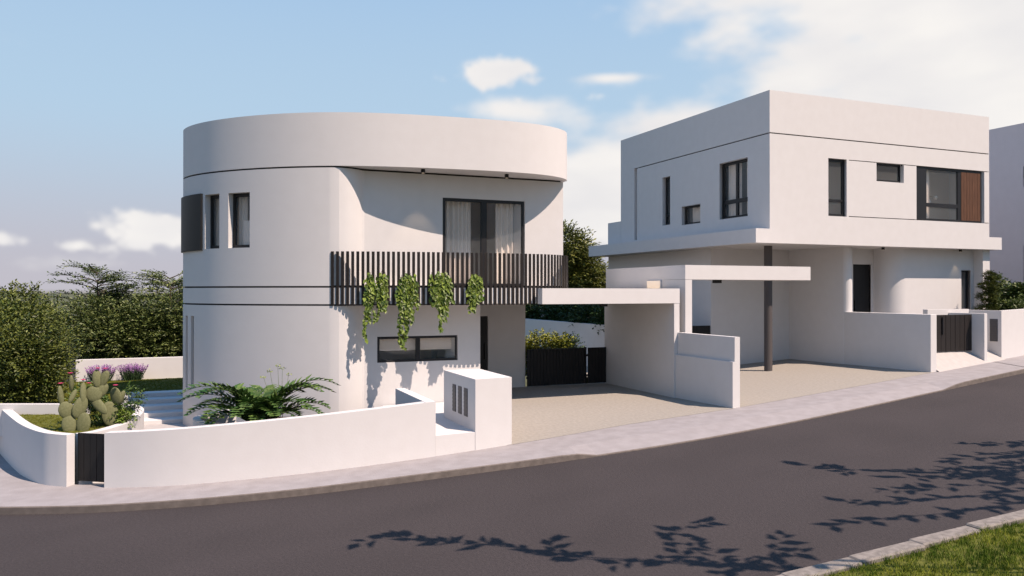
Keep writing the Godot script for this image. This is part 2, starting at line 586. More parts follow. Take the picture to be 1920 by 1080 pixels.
func foliage(mb: MB, clumps: Array, twigs: int, tl: float, cnt: int, ll: float, lw: float, ca: Color, cb: Color, flat := 1.0, lift := 0.25) -> void:
	var wts := []
	var tot := 0.0
	for c in clumps:
		tot += pow(c[1].x * c[1].y * c[1].z, 0.66)
		wts.append(tot)
	for i in twigs:
		var t := rng.randf() * tot
		var k := 0
		while wts[k] < t:
			k += 1
		var d := rdir()
		var r: Vector3 = clumps[k][1]
		var p: Vector3 = clumps[k][0] + d * r * rng.randf_range(0.35, 0.97)
		var td := (d + rdir() * 0.55)
		td.y = td.y * flat + lift
		twig(mb, p, td.normalized(), tl * rng.randf_range(0.5, 1.3), cnt, ll, lw, ca, cb, Vector3(0, -0.25, 0))
# trunk and limbs that reach into the clumps
func limbs(base: Vector3, clumps: Array, r: float) -> MB:
	var mb := MB.new()
	var mid: Vector3 = Vector3.ZERO
	for c in clumps:
		mid += c[0]
	mid /= clumps.size()
	var fork := base.lerp(Vector3(lerpf(base.x, mid.x, 0.5), mid.y, lerpf(base.z, mid.z, 0.5)), 0.55)
	mb.tube([base, base.lerp(fork, 0.5) + Vector3(0.03, 0, 0.04), fork], [r, r * 0.8, r * 0.62], 8)
	for c in clumps:
		var e: Vector3 = c[0]
		var m := fork.lerp(e, 0.5) + Vector3(rng.randf_range(-0.1, 0.1), 0.12, rng.randf_range(-0.1, 0.1))
		mb.tube([fork, m, e], [r * 0.5, r * 0.3, r * 0.1], 6)
	return mb
func shrub(called: String, label: String, category: String, group: String, base: Vector3, clumps: Array, twigs: int, tl: float, cnt: int, ll: float, lw: float, ca: Color, cb: Color, trunk_r: float, flat := 1.0, lift := 0.25, mt: Material = null, tree := false) -> Node3D:
	var t := thing(called, label, category, base, group)
	part(t, "trunk" if tree else "stem", limbs(base, clumps, trunk_r), M.bark)
	var mb := MB.new()
	foliage(mb, clumps, twigs, tl, cnt, ll, lw, ca, cb, flat, lift)
	part(t, "crown" if tree else "foliage", mb, mt if mt else M.leaf)
	return t

# ------------------------------------------------------------------ the round house
const RING := [[0.115, 22.4], [0.102, 22.066], [0.151, 21.736], [0.247, 21.415], [0.379, 21.108], [0.539, 20.817], [0.719, 20.542], [0.914, 20.282], [1.12, 20.039], [1.335, 19.81], [1.556, 19.595], [1.783, 19.394], [2.015, 19.207], [2.252, 19.032], [2.494, 18.872], [2.741, 18.725], [2.991, 18.592], [3.246, 18.472], [3.504, 18.367], [3.764, 18.274], [4.026, 18.194], [4.29, 18.125], [4.554, 18.066], [4.82, 18.015], [5.086, 17.971], [5.355, 17.932], [5.626, 17.896], [5.902, 17.863], [6.184, 17.832], [6.473, 17.805], [6.771, 17.781], [7.08, 17.765], [7.397, 17.761], [7.723, 17.774], [8.054, 17.81], [8.382, 17.878], [8.699, 17.987], [8.99, 18.146], [9.239, 18.362], [9.42, 18.646]]
const BACK := [[2.4, 24.8], [1.4, 24.45], [0.72, 23.9], [0.35, 23.3], [0.18, 22.8]]
const HOUSE_FOOT := 0.1
const DECK := 3.58
const SOFFIT := 6.40
const BALCONY_W := 18.64

func ring_path(from: int, to: int) -> PackedVector2Array:
	# a finer curve through the plan points
	var pts := []
	for i in range(from, to + 1):
		pts.append(V2(RING[i][0], RING[i][1]))
	return catmull(pts, 3)
func back_path() -> PackedVector2Array:
	var pts := []
	for b in BACK:
		pts.append(V2(b[0], b[1]))
	return PackedVector2Array(pts)

func curl() -> PackedVector2Array:
	# the drum wall rounds back into the balcony recess
	return catmull([V2(3.42, 18.435), V2(3.6, 18.45), V2(3.78, 18.51), V2(3.92, 18.59), V2(4.0, 18.66)], 3) + PackedVector2Array([V2(4.06, BALCONY_W + 0.04)])

func round_house() -> void:
	var h := thing("round_house", "white two-storey house with a curved drum front and slatted balcony", "house", Vector3(4.8, HOUSE_FOOT, -22.0))
	var front := ring_path(0, 39)
	var full := back_path() + front + PackedVector2Array([V2(9.44, 19.1), V2(9.44, 24.8), V2(2.4, 24.8)])
	var full_open := back_path() + front + PackedVector2Array([V2(9.44, 19.1), V2(9.44, 24.8)])
	var low := back_path() + ring_path(0, 17) + curl() + PackedVector2Array([V2(6.98, BALCONY_W), V2(6.98, 21.1), V2(9.3, 21.1), V2(9.3, 24.8), V2(2.4, 24.8)])
	var up := back_path() + ring_path(0, 17) + curl() + PackedVector2Array([V2(9.3, BALCONY_W), V2(9.3, 24.8), V2(2.4, 24.8)])
	# ground floor walls with the slit windows, the ribbon window and the entrance door
	var door_from := low.size() - 4
	var lh := []
	for q in [[0.162, 0.211, 1.07, 2.88], [0.282, 0.348, 1.07, 2.88], [4.37, 6.39, 1.79, 2.41]]:
		lh.append([s_at_u(low, q[0]), s_at_u(low, q[1]), q[2], q[3]])
	lh.append([s_at_u(low, 7.2, door_from), s_at_u(low, 8.14, door_from), 0.73, 2.79])
	var mb := MB.new()
	wall(mb, low, 0.28, HOUSE_FOOT - 0.3, 3.16, lh, false)
	part(h, "ground_floor_wall", mb, M.plaster)
	# upper walls
	var uh := []
	for q in [[0.589, 0.899, 4.53, 5.85], [1.091, 1.542, 4.53, 5.84], [6.0, 8.21, 3.62, 5.81]]:
		uh.append([s_at_u(up, q[0]), s_at_u(up, q[1]), q[2], q[3]])
	mb = MB.new()
	wall(mb, up, 0.28, 3.62, 6.36, uh, false)
	part(h, "upper_wall", mb, M.plaster)
	# floor slab with its rounded balcony
	mb = MB.new()
	slab(mb, full_open, 3.20, DECK)
	part(h, "balcony_slab", mb, M.plaster)
	# roof drum
	mb = MB.new()
	wall(mb, full, 0.3, SOFFIT, 7.637, [], false)
	slab(mb, offset_path(full_open, 0.12), SOFFIT + 0.004, SOFFIT + 0.3)
	part(h, "roof_drum", mb, M.plaster)
	# recessed joints between the storeys, shade painted into their dark backing
	for e in [[low, 3.12, 3.24], [up, 3.54, 3.68], [up, 6.30, 6.44]]:
		mb = MB.new()
		wall(mb, offset_path(e[0], 0.05), 0.06, e[1], e[2], [], false)
		part(h, "shadow_joint", mb, M.gap)
	# windows
	var lp := path_len(low)
	var upl := path_len(up)
	for k in 2:
		window(h, "slit_window", at_s(low, lp, lh[k][0]), at_s(low, lp, lh[k][1]), lh[k][2], lh[k][3], 0.07, 0.026)
	var rw := window(h, "ribbon_window", at_s(low, lp, lh[2][0]), at_s(low, lp, lh[2][1]), lh[2][2], lh[2][3], 0.02, 0.06, [[0.5, 0.10]])
	mb = MB.new()
	ubox(mb, 4.42, 6.34, 2.06, 2.38, 18.80, 18.81)
	part(rw, "blind", mb, M.blind)
	var w1 := window(h, "window", at_s(up, upl, uh[0][0]), at_s(up, upl, uh[0][1]), 4.53, 5.85, 0.15, 0.08)
	var w2 := window(h, "window", at_s(up, upl, uh[1][0]), at_s(up, upl, uh[1][1]), 4.53, 5.84, 0.15, 0.08)
	var wa := at_s(up, upl, uh[1][0])
	var wb := at_s(up, upl, uh[1][1])
	mb = MB.new()
	bar(mb, wa.lerp(wb, 0.3), wb, 4.58, 5.2, 0.29, 0.30)
	part(w2, "blind", mb, M.curtain)
	var wi := out_normal(wa, wb)
	part(w2, "curtain", curtain_mesh(wa - wi * 0.36, wa.lerp(wb, 0.42) - wi * 0.36, 4.5, 5.9, 0.025, 3), M.curtain)
	wa = at_s(up, upl, uh[0][0])
	wb = at_s(up, upl, uh[0][1])
	part(w1, "curtain", curtain_mesh(wa - wi * 0.36, wa.lerp(wb, 0.55) - wi * 0.36, 4.5, 5.9, 0.025, 2), M.curtain)
	var bd := window(h, "balcony_door", V2(6.0, BALCONY_W), V2(8.21, BALCONY_W), 3.62, 5.81, 0.03, 0.075, [[0.495, 0.15]])
	part(bd, "curtain", curtain_mesh(V2(6.05, 18.92), V2(6.82, 18.92), 3.64, 5.78, 0.04, 6), M.curtain)
	part(bd, "curtain", curtain_mesh(V2(7.5, 18.92), V2(8.2, 18.92), 3.64, 5.78, 0.04, 5), M.curtain)
	# curved dark shutter on the left
	var sh := ring_path(0, 5)
	mb = MB.new()
	wall(mb, offset_path(sh, -0.05), 0.05, 4.50, 5.89)
	part(h, "curved_shutter", mb, M.gate)
	# entrance door
	mb = MB.new()
	ubox(mb, 7.2, 8.14, 0.73, 2.79, 21.12, 21.17)
	var door := part(h, "entrance_door", mb, M.gate)
	mb = MB.new()
	ubox(mb, 8.03, 8.06, 1.55, 2.0, 21.07, 21.12)
	part(door, "handle", mb, M.frame)
	# downlights on the balcony soffit
	for u in [5.35, 7.5]:
		mb = MB.new()
		mb.tube([P(u, SOFFIT + 0.01, 18.16), P(u, SOFFIT - 0.09, 18.16)], [0.05, 0.05], 14)
		var dl := part(h, "downlight", mb, M.gate)
		mb = MB.new()
		mb.tube([P(u, SOFFIT - 0.088, 18.16), P(u, SOFFIT - 0.094, 18.16)], [0.036, 0.036], 12)
		part(dl, "lamp_lens", mb, M.glow)
		spot(P(u, SOFFIT - 0.1, 18.16), 32.0, 0.55)
	# railing
	mb = MB.new()
	var rp := offset_path(ring_path(17, 39), 0.004)
	wall(mb, rp, 0.02, 3.59, 3.635)
	var rail := part(h, "balcony_railing", mb, M.slat)
	var pk := MB.new()
	pk.cbox(Vector3(-0.034, 0, -0.011), Vector3(0.034, 1.25, 0.011), 0.003)
	var pm := pk.mesh()
	var pp := offset_path(ring_path(17, 39), -0.015)
	var ppl := path_len(pp)
	var cnt := int(round((ppl[-1] - 0.05) / 0.1165))
	for i in cnt + 1:
		var s := 0.03 + (ppl[-1] - 0.06) * i / cnt
		var c := at_s(pp, ppl, s)
		var d := (at_s(pp, ppl, minf(s + 0.05, ppl[-1])) - at_s(pp, ppl, maxf(s - 0.05, 0))).normalized()
		var o := part(rail, "picket", pm, M.slat)
		o.position = P(c.x, 3.17, c.y)
		o.rotation.y = atan2(d.y, d.x)
	# inner partition that closes the view through the rooms
	mb = MB.new()
	ubox(mb, 1.0, 9.0, DECK + 0.01, 6.36, 21.9, 22.0)
	ubox(mb, 1.4, 6.7, 0.3, 3.15, 21.9, 22.0)
	part(h, "inner_wall", mb, M.inner)

func spot(at: Vector3, deg: float, energy: float) -> void:
	var l := SpotLight3D.new()
	l.name = numbered("downlight_beam")
	add_child(l)
	l.position = at
	l.rotation_degrees = Vector3(-90, 0, 0)
	l.spot_angle = deg
	l.spot_angle_attenuation = 0.4
	l.spot_range = 8.0
	l.spot_attenuation = 2.0
	l.light_energy = energy
	l.light_color = Color(1.0, 0.86, 0.68)
	l.light_size = 0.02
	l.shadow_enabled = true

# ------------------------------------------------------------------ carports and their walls
func carports() -> void:
	var a := thing("carport", "white carport of the round house, flat roof on one side wall", "carport", Vector3(12.0, 0.6, -19.2), "flat-roofed carports")
	var mb := MB.new()
	slab(mb, PackedVector2Array([V2(8.13, 17.42), V2(12.1, 17.42), V2(12.1, 20.95), V2(9.55, 20.95), V2(9.55, 18.7), V2(9.36, 18.3), V2(9.1, 18.02), V2(8.75, 17.83), V2(8.4, 17.73), V2(8.13, 17.69)]), 3.185, 3.57)
	part(a, "roof_slab", mb, M.plaster)
	mb = MB.new()
	ubox(mb, 11.93, 12.095, 0.4, 3.18, 17.425, 21.1)
	part(a, "side_wall", mb, M.plaster)
	mb = MB.new()
	mb.box(P(10.2, 3.10, 18.3), P(10.36, 3.19, 18.15))
	part(a, "downlight", mb, M.gate)
	var b := thing("carport", "white carport frame beside the box house, with a taller boundary wall", "carport", Vector3(12.15, 0.6, -19.0), "flat-roofed carports")
	mb = MB.new()
	ubox(mb, 12.26, 16.5, 3.81, 4.19, 17.4, 18.45)
	part(b, "roof_slab", mb, M.plaster)
	mb = MB.new()
	ubox(mb, 12.265, 12.475, 0.4, 3.805, 17.405, 21.6)
	part(b, "side_wall", mb, M.plaster)
	mb = MB.new()
	ubox(mb, 12.265, 12.475, 3.805, 4.185, 18.455, 21.6)
	part(b, "side_wall", mb, M.plaster)
	mb = MB.new()
	mb.box(P(13.5, 3.72, 17.9), P(13.66, 3.812, 17.7))
	part(b, "downlight", mb, M.gate)
	# stepped pier wall at the pavement
	var p := thing("pier_wall", "white stepped low wall dividing the two driveways at the pavement", "wall", Vector3(12.1, 0.7, -16.2))
	mb = MB.new()
	ubox(mb, 12.04, 12.19, 0.4, 2.42, 15.12, 17.42)
	part(p, "upper_step", mb, M.plaster)
	mb = MB.new()
	ubox(mb, 11.965, 12.05, 0.4, 1.84, 15.1, 17.42)
	part(p, "lower_step", mb, M.plaster)
	# lamp on the boundary wall just above the carport roof
	var lamp := thing("wall_lamp", "glowing rectangular wall lamp above the carport roof", "lamp", P(12.24, 3.68, 18.85))
	mb = MB.new()
	mb.cbox(P(12.22, 3.575, 19.2), P(12.264, 3.80, 18.5), 0.006)
	part(lamp, "housing", mb, M.plaster)
	mb = MB.new()
	ubox(mb, 12.214, 12.22, 3.585, 3.79, 18.52, 19.18)
	part(lamp, "lamp_panel", mb, M.glow)
	var al := AreaLight3D.new()
	al.name = "wall_lamp_glow"
	add_child(al)
	al.area_size = Vector2(0.64, 0.18)
	al.position = P(12.205, 3.68, 18.85)
	al.rotation_degrees = Vector3(0, 90, 0)
	al.light_energy = 0.35
	al.light_color = Color(1.0, 0.86, 0.68)
	al.area_range = 8.0
	al.shadow_enabled = true
	# black boarded gate at the back of the first carport
	var g := thing("driveway_gate", "black boarded gate at the back of the round house's carport", "gate", P(10.6, 0.72, 21.02))
	var u := 9.31
	while u < 11.9:
		var wd := 0.098
		if absf(u - 11.2) < 0.05:
			mb = MB.new()
			ubox(mb, u + 0.01, u + 0.05, 0.74, 1.83, 20.95, 21.05)
			part(g, "post", mb, M.gate)
			u += 0.12
			continue
		mb = MB.new()
		ubox(mb, u, minf(u + wd, 11.92), 0.74 + rng.randf() * 0.004, 1.81, 20.98, 21.01, 0.004)
		part(g, "board", mb, M.gate)
		u += 0.104
	mb = MB.new()
	ubox(mb, 9.305, 11.925, 0.95, 1.01, 21.01, 21.05)
	ubox(mb, 9.305, 11.925, 1.55, 1.61, 21.01, 21.05)
	part(g, "rail", mb, M.gate)
	# gate between the second carport wall and the box house
	var g2 := thing("side_gate", "black boarded side gate beside the box house's garage", "gate", P(14.3, 0.9, 21.7))
	u = 12.5
	while u < 16.25:
		mb = MB.new()
		ubox(mb, u, minf(u + 0.14, 16.28), 0.9, 2.36, 21.7, 21.73, 0.004)
		part(g2, "board", mb, M.gate)
		u += 0.147
	mb = MB.new()
	ubox(mb, 12.49, 16.285, 1.2, 1.27, 21.73, 21.77)
	ubox(mb, 12.49, 16.285, 2.05, 2.12, 21.73, 21.77)
	part(g2, "rail", mb, M.gate)

# ------------------------------------------------------------------ the box house
func box_house() -> void:
	var h := thing("box_house", "white box-shaped house with overhanging upper storey and wooden window shutter", "house", Vector3(20.7, 0.6, -23.0))
	# ground floor: garage back, rounded wall ends, recessed entrance
	var pts := [V2(16.3, 28.5), V2(16.3, 21.68), V2(19.6, 21.68), V2(19.6, 19.3)]
	for k in range(1, 12):
		var t := PI + PI * k / 12.0
		pts.append(V2(19.78 + 0.18 * cos(t), 19.3 + 0.18 * sin(t)))
	pts += [V2(19.96, 19.3), V2(19.96, 19.9), V2(21.6, 19.9), V2(21.6, 19.7)]
	for k in range(1, 10):
		var t := PI + PI * 0.5 * k / 10.0
		pts.append(V2(22.2 + 0.6 * cos(t), 19.7 + 0.6 * sin(t)))
	pts += [V2(22.2, 19.1), V2(25.4, 19.1), V2(25.4, 18.75), V2(25.74, 18.75), V2(25.74, 28.5), V2(16.3, 28.5)]
	var low := PackedVector2Array(pts)
	var i_door := 0
	var i_slit := 0
	for i in low.size() - 1:
		if low[i].is_equal_approx(V2(19.96, 19.9)):
			i_door = i
		if low[i].is_equal_approx(V2(22.2, 19.1)):
			i_slit = i
	var hs := [[s_at_u(low, 20.7, i_door), s_at_u(low, 21.5, i_door), 1.62, 4.4], [s_at_u(low, 24.8, i_slit), s_at_u(low, 25.26, i_slit), 1.62, 4.22]]
	var mb := MB.new()
	wall(mb, low, 0.16, 0.3, 4.95, hs, false)
	part(h, "ground_floor_wall", mb, M.plaster)
	mb = MB.new()
	ubox(mb, 20.7, 21.5, 1.62, 4.4, 19.98, 20.03)
	var d := part(h, "entrance_door", mb, M.gate)
	mb = MB.new()
	ubox(mb, 20.82, 20.85, 2.4, 3.2, 19.93, 19.98)
	part(d, "handle", mb, M.frame)
	var sw := window(h, "slit_window", V2(24.8, 19.1), V2(25.26, 19.1), 1.62, 4.22, 0.1, 0.05)
	# floor slab that oversails on both sides
	mb = MB.new()
	ubox(mb, 15.52, 26.04, 4.92, 5.34, 18.53, 28.75)
	part(h, "floor_slab", mb, M.plaster)
	# column under the corner
	mb = MB.new()
	mb.tube([P(17.0, 0.85, 19.73), P(17.0, 4.925, 19.73)], [0.125, 0.125], 28)
	part(h, "column", mb, M.column)
	# upper storey
	var up := PackedVector2Array([V2(16.03, 27.05), V2(16.03, 18.53), V2(25.42, 18.53), V2(25.42, 27.05), V2(16.03, 27.05)])
	var o := 8.52 - 16.03
	var holes := [
		[1.20, 17.91, 8.15, 8.185], [1.0, 1.20, 5.44, 8.185],
		[2.91, 3.39, 5.86, 7.58], [4.09, 5.15, 5.78, 6.42], [6.17, 7.54, 5.80, 7.60],
		[18.28 + o, 19.02 + o, 5.80, 7.57], [20.26 + o, 21.44 + o, 6.97, 7.57], [22.0 + o, 25.18 + o, 5.80, 7.57],
		[19.11 + o, 20.26 + o, 7.545, 7.57], [21.44 + o, 22.0 + o, 7.545, 7.57], [25.18 + o, 17.91, 7.545, 7.57],
		[19.11 + o, 22.0 + o, 5.80, 5.825], [25.18 + o, 17.91, 5.80, 5.825]]
	mb = MB.new()
	wall(mb, up, 0.25, 5.34, 9.43, holes, false)
	part(h, "upper_wall", mb, M.plaster)
	mb = MB.new()
	ubox(mb, 16.2, 25.3, 8.6, 8.85, 18.7, 26.9)
	part(h, "roof", mb, M.plaster)
	# backing of the joints, coloured dark to stand for their shade
	for e in [[16.08, 25.36, 8.12, 8.22], [19.05, 20.28, 7.52, 7.60], [21.42, 22.02, 7.52, 7.60], [25.2, 25.36, 7.52, 7.60], [19.05, 22.02, 5.78, 5.85], [25.2, 25.36, 5.78, 5.85]]:
		mb = MB.new()
		ubox(mb, e[0], e[1], e[2], e[3], 18.585, 18.62)
		part(h, "shadow_joint", mb, M.gap)
	mb = MB.new()
	ubox(mb, 16.085, 16.12, 8.12, 8.22, 18.7, 25.8)
	part(h, "shadow_joint", mb, M.gap)
	mb = MB.new()
	ubox(mb, 16.22, 16.30, 5.40, 8.3, 25.7, 26.15)
	part(h, "recess", mb, M.plaster)
	# rear terrace parapet
	mb = MB.new()
	ubox(mb, 16.03, 25.42, 5.345, 6.25, 27.06, 28.06)
	part(h, "terrace_parapet", mb, M.plaster)
	# windows of the side
	var w := window(h, "window", V2(16.03, 24.14), V2(16.03, 23.66), 5.86, 7.58, 0.14, 0.07, [], [[0.2, 0.07]])
	part(w, "curtain", curtain_mesh(V2(16.36, 24.1), V2(16.36, 23.7), 5.8, 7.6, 0.02, 3), M.curtain)
	w = window(h, "window", V2(16.03, 22.96), V2(16.03, 21.9), 5.78, 6.42, 0.14, 0.07)
	mb = MB.new()
	ubox(mb, 16.34, 16.35, 5.8, 6.4, 21.95, 22.75)
	part(w, "blind", mb, M.blind)
	w = window(h, "window", V2(16.03, 20.88), V2(16.03, 19.51), 5.80, 7.60, 0.14, 0.085, [[0.5, 0.10]], [[0.3, 0.13]])
	part(w, "curtain", curtain_mesh(V2(16.38, 20.85), V2(16.38, 20.2), 5.75, 7.62, 0.03, 5), M.curtain)
	part(w, "curtain", curtain_mesh(V2(16.38, 19.95), V2(16.38, 19.55), 5.75, 7.62, 0.03, 3), M.curtain)
	# windows of the front
	w = window(h, "window", V2(18.28, 18.53), V2(19.02, 18.53), 5.80, 7.57, 0.10, 0.08, [], [[0.28, 0.07]])
	w = window(h, "window", V2(20.26, 18.53), V2(21.44, 18.53), 6.97, 7.57, 0.12, 0.07)
	w = window(h, "corner_window", V2(22.0, 18.53), V2(24.12, 18.53), 5.80, 7.57, 0.06, 0.08, [[0.22, 0.10], [0.945, 0.06]], [[0.3, 0.12]])
	mb = MB.new()
	ubox(mb, 22.03, 22.5, 5.83, 7.54, 18.575, 18.60)
	part(w, "side_panel", mb, M.frame)
	part(w, "curtain", curtain_mesh(V2(22.5, 18.85), V2(22.95, 18.85), 5.8, 7.56, 0.035, 3), M.curtain)
	# wooden shutter: upright boards in a dark frame
	mb = MB.new()
	bar(mb, V2(24.12, 18.53), V2(25.18, 18.53), 5.80, 5.86, 0.06, 0.12)
	bar(mb, V2(24.12, 18.53), V2(25.18, 18.53), 7.49, 7.57, 0.06, 0.12)
	bar(mb, V2(25.06, 18.53), V2(25.18, 18.53), 5.86, 7.49, 0.06, 0.12)
	bar(mb, V2(24.12, 18.53), V2(25.06, 18.53), 5.86, 7.49, 0.10, 0.12)
	var ws := part(h, "wooden_shutter", mb, M.frame)
	for k in 7:
		mb = MB.new()
		var u0 := 24.13 + 0.132 * k
		ubox(mb, u0, u0 + 0.128, 5.865, 7.485, 18.58 + 0.002 * (k % 2), 18.62, 0.004)
		part(ws, "board", mb, M.wood)
	# the room behind the front windows
	mb = MB.new()
	ubox(mb, 17.7, 25.16, 5.35, 8.59, 19.85, 19.95)
	part(h, "inner_wall", mb, M.inner)
	# downlights under the slab
	for e in [[21.0, 18.95], [24.5, 18.9]]:
		mb = MB.new()
		mb.tube([P(e[0], 4.93, e[1]), P(e[0], 4.84, e[1])], [0.05, 0.05], 12)
		var dl := part(h, "downlight", mb, M.gate)
		mb = MB.new()
		mb.tube([P(e[0], 4.842, e[1]), P(e[0], 4.836, e[1])], [0.036, 0.036], 12)
		part(dl, "lamp_lens", mb, M.glow)
		spot(P(e[0], 4.83, e[1]), 26.0, 0.2)
	# globe chandelier seen through the large window
	var c := thing("chandelier", "glass globe chandelier seen through the large upper window", "lamp", P(23.6, 8.59, 19.4))
	mb = MB.new()
	mb.tube([P(23.6, 8.6, 19.4), P(23.6, 6.75, 19.4)], [0.012, 0.012], 6)
	mb.tube([P(23.25, 6.72, 19.3), P(23.6, 6.75, 19.4), P(24.0, 6.72, 19.45)], [0.012, 0.012, 0.012], 6)
	part(c, "arm", mb, M.brass)
	for q in [[23.25, 6.62, 19.3], [23.6, 6.55, 19.4], [24.0, 6.72, 19.45], [23.42, 6.86, 19.5]]:
		mb = MB.new()
		mb.ball(P(q[0], q[1], q[2]), Vector3.ONE * 0.075, 12, 8)
		part(c, "globe", mb, M.bulb)

# ------------------------------------------------------------------ entrance side of the box house
func entrance_walls() -> void:
	var mb := MB.new()
	ubox(mb, 19.61, 19.85, 0.5, 2.84, 16.06, 19.2, 0.006)
	meta(solo("low_wall", mb, M.plaster), "white low wall from the garage of the box house to the pavement", "wall")
	var g := thing("entrance_gate", "dark brown boarded pedestrian gate of the box house", "gate", P(21.0, 1.66, 16.83))
	var u := 19.87
	var k := 0
	while u < 22.27:
		var wd: float = [0.12, 0.09, 0.1, 0.2, 0.2, 0.2][mini(k, 5)]
		mb = MB.new()
		ubox(mb, u, minf(u + wd - 0.012, 22.29), 1.69, 2.79, 16.82 + 0.004 * (k % 2), 16.86, 0.004)
		part(g, "board", mb, M.gate_brown)
		u += wd
		k += 1
	mb = MB.new()
	ubox(mb, 21.0, 21.03, 2.2, 2.72, 16.78, 16.818)
	part(g, "handle", mb, M.frame)
	mb = MB.new()
	ubox(mb, 19.86, 22.29, 1.9, 1.97, 16.86, 16.9)
	ubox(mb, 19.86, 22.29, 2.55, 2.62, 16.86, 16.9)
	part(g, "rail", mb, M.gate_brown)
	mb = MB.new()
	ubox(mb, 22.3, 22.43, 0.9, 2.83, 16.42, 17.62, 0.006)
	meta(solo("gate_pier", mb, M.plaster), "slim white pier between the brown gate and the meter grille", "wall")
	# planter wall running on to the right, with its return and the bed wall behind
	var pl := thing("planter_wall", "white planter wall with the meter grille at the right edge", "wall", P(26.0, 1.5, 17.0))
	mb = MB.new()
	var path := PackedVector2Array([V2(23.25, 17.75), V2(23.25, 16.56), V2(26.5, 17.0), V2(34.0, 18.1)])
	slope_wall(mb, path, 0.2, [0.9, 0.9, 1.1, 1.6], [2.9, 2.9, 2.98, 3.3])
	part(pl, "front_wall", mb, M.plaster)
	mb = MB.new()
	ubox(mb, 21.4, 23.24, 1.4, 2.93, 17.63, 17.8)
	part(pl, "bed_wall", mb, M.plaster)
	mb = MB.new()
	ubox(mb, 23.235, 23.252, 1.95, 2.64, 16.68, 16.93)
	var gr := part(pl, "meter_grille", mb, M.grille)
	for i in 9:
		mb = MB.new()
		ubox(mb, 23.222, 23.236, 1.98 + 0.073 * i, 2.02 + 0.073 * i, 16.69, 16.92)
		part(gr, "louvre", mb, M.grille)
	mb = MB.new()
	slab(mb, PackedVector2Array([V2(23.46, 17.75), V2(23.46, 16.79), V2(26.5, 17.2), V2(34.0, 18.3), V2(34.0, 23.0), V2(25.8, 23.0), V2(25.8, 17.75)]), 1.4, 2.78)
	part(pl, "planting_bed", mb, M.soil)

# ------------------------------------------------------------------ garden of the round house
func lawn_y(w: float) -> float:
	return 0.95 - 0.29 * clampf((w - 19.6) / 5.05, 0.0, 1.0) - 0.09 * clampf((w - 24.65) / 4.65, 0.0, 1.0)

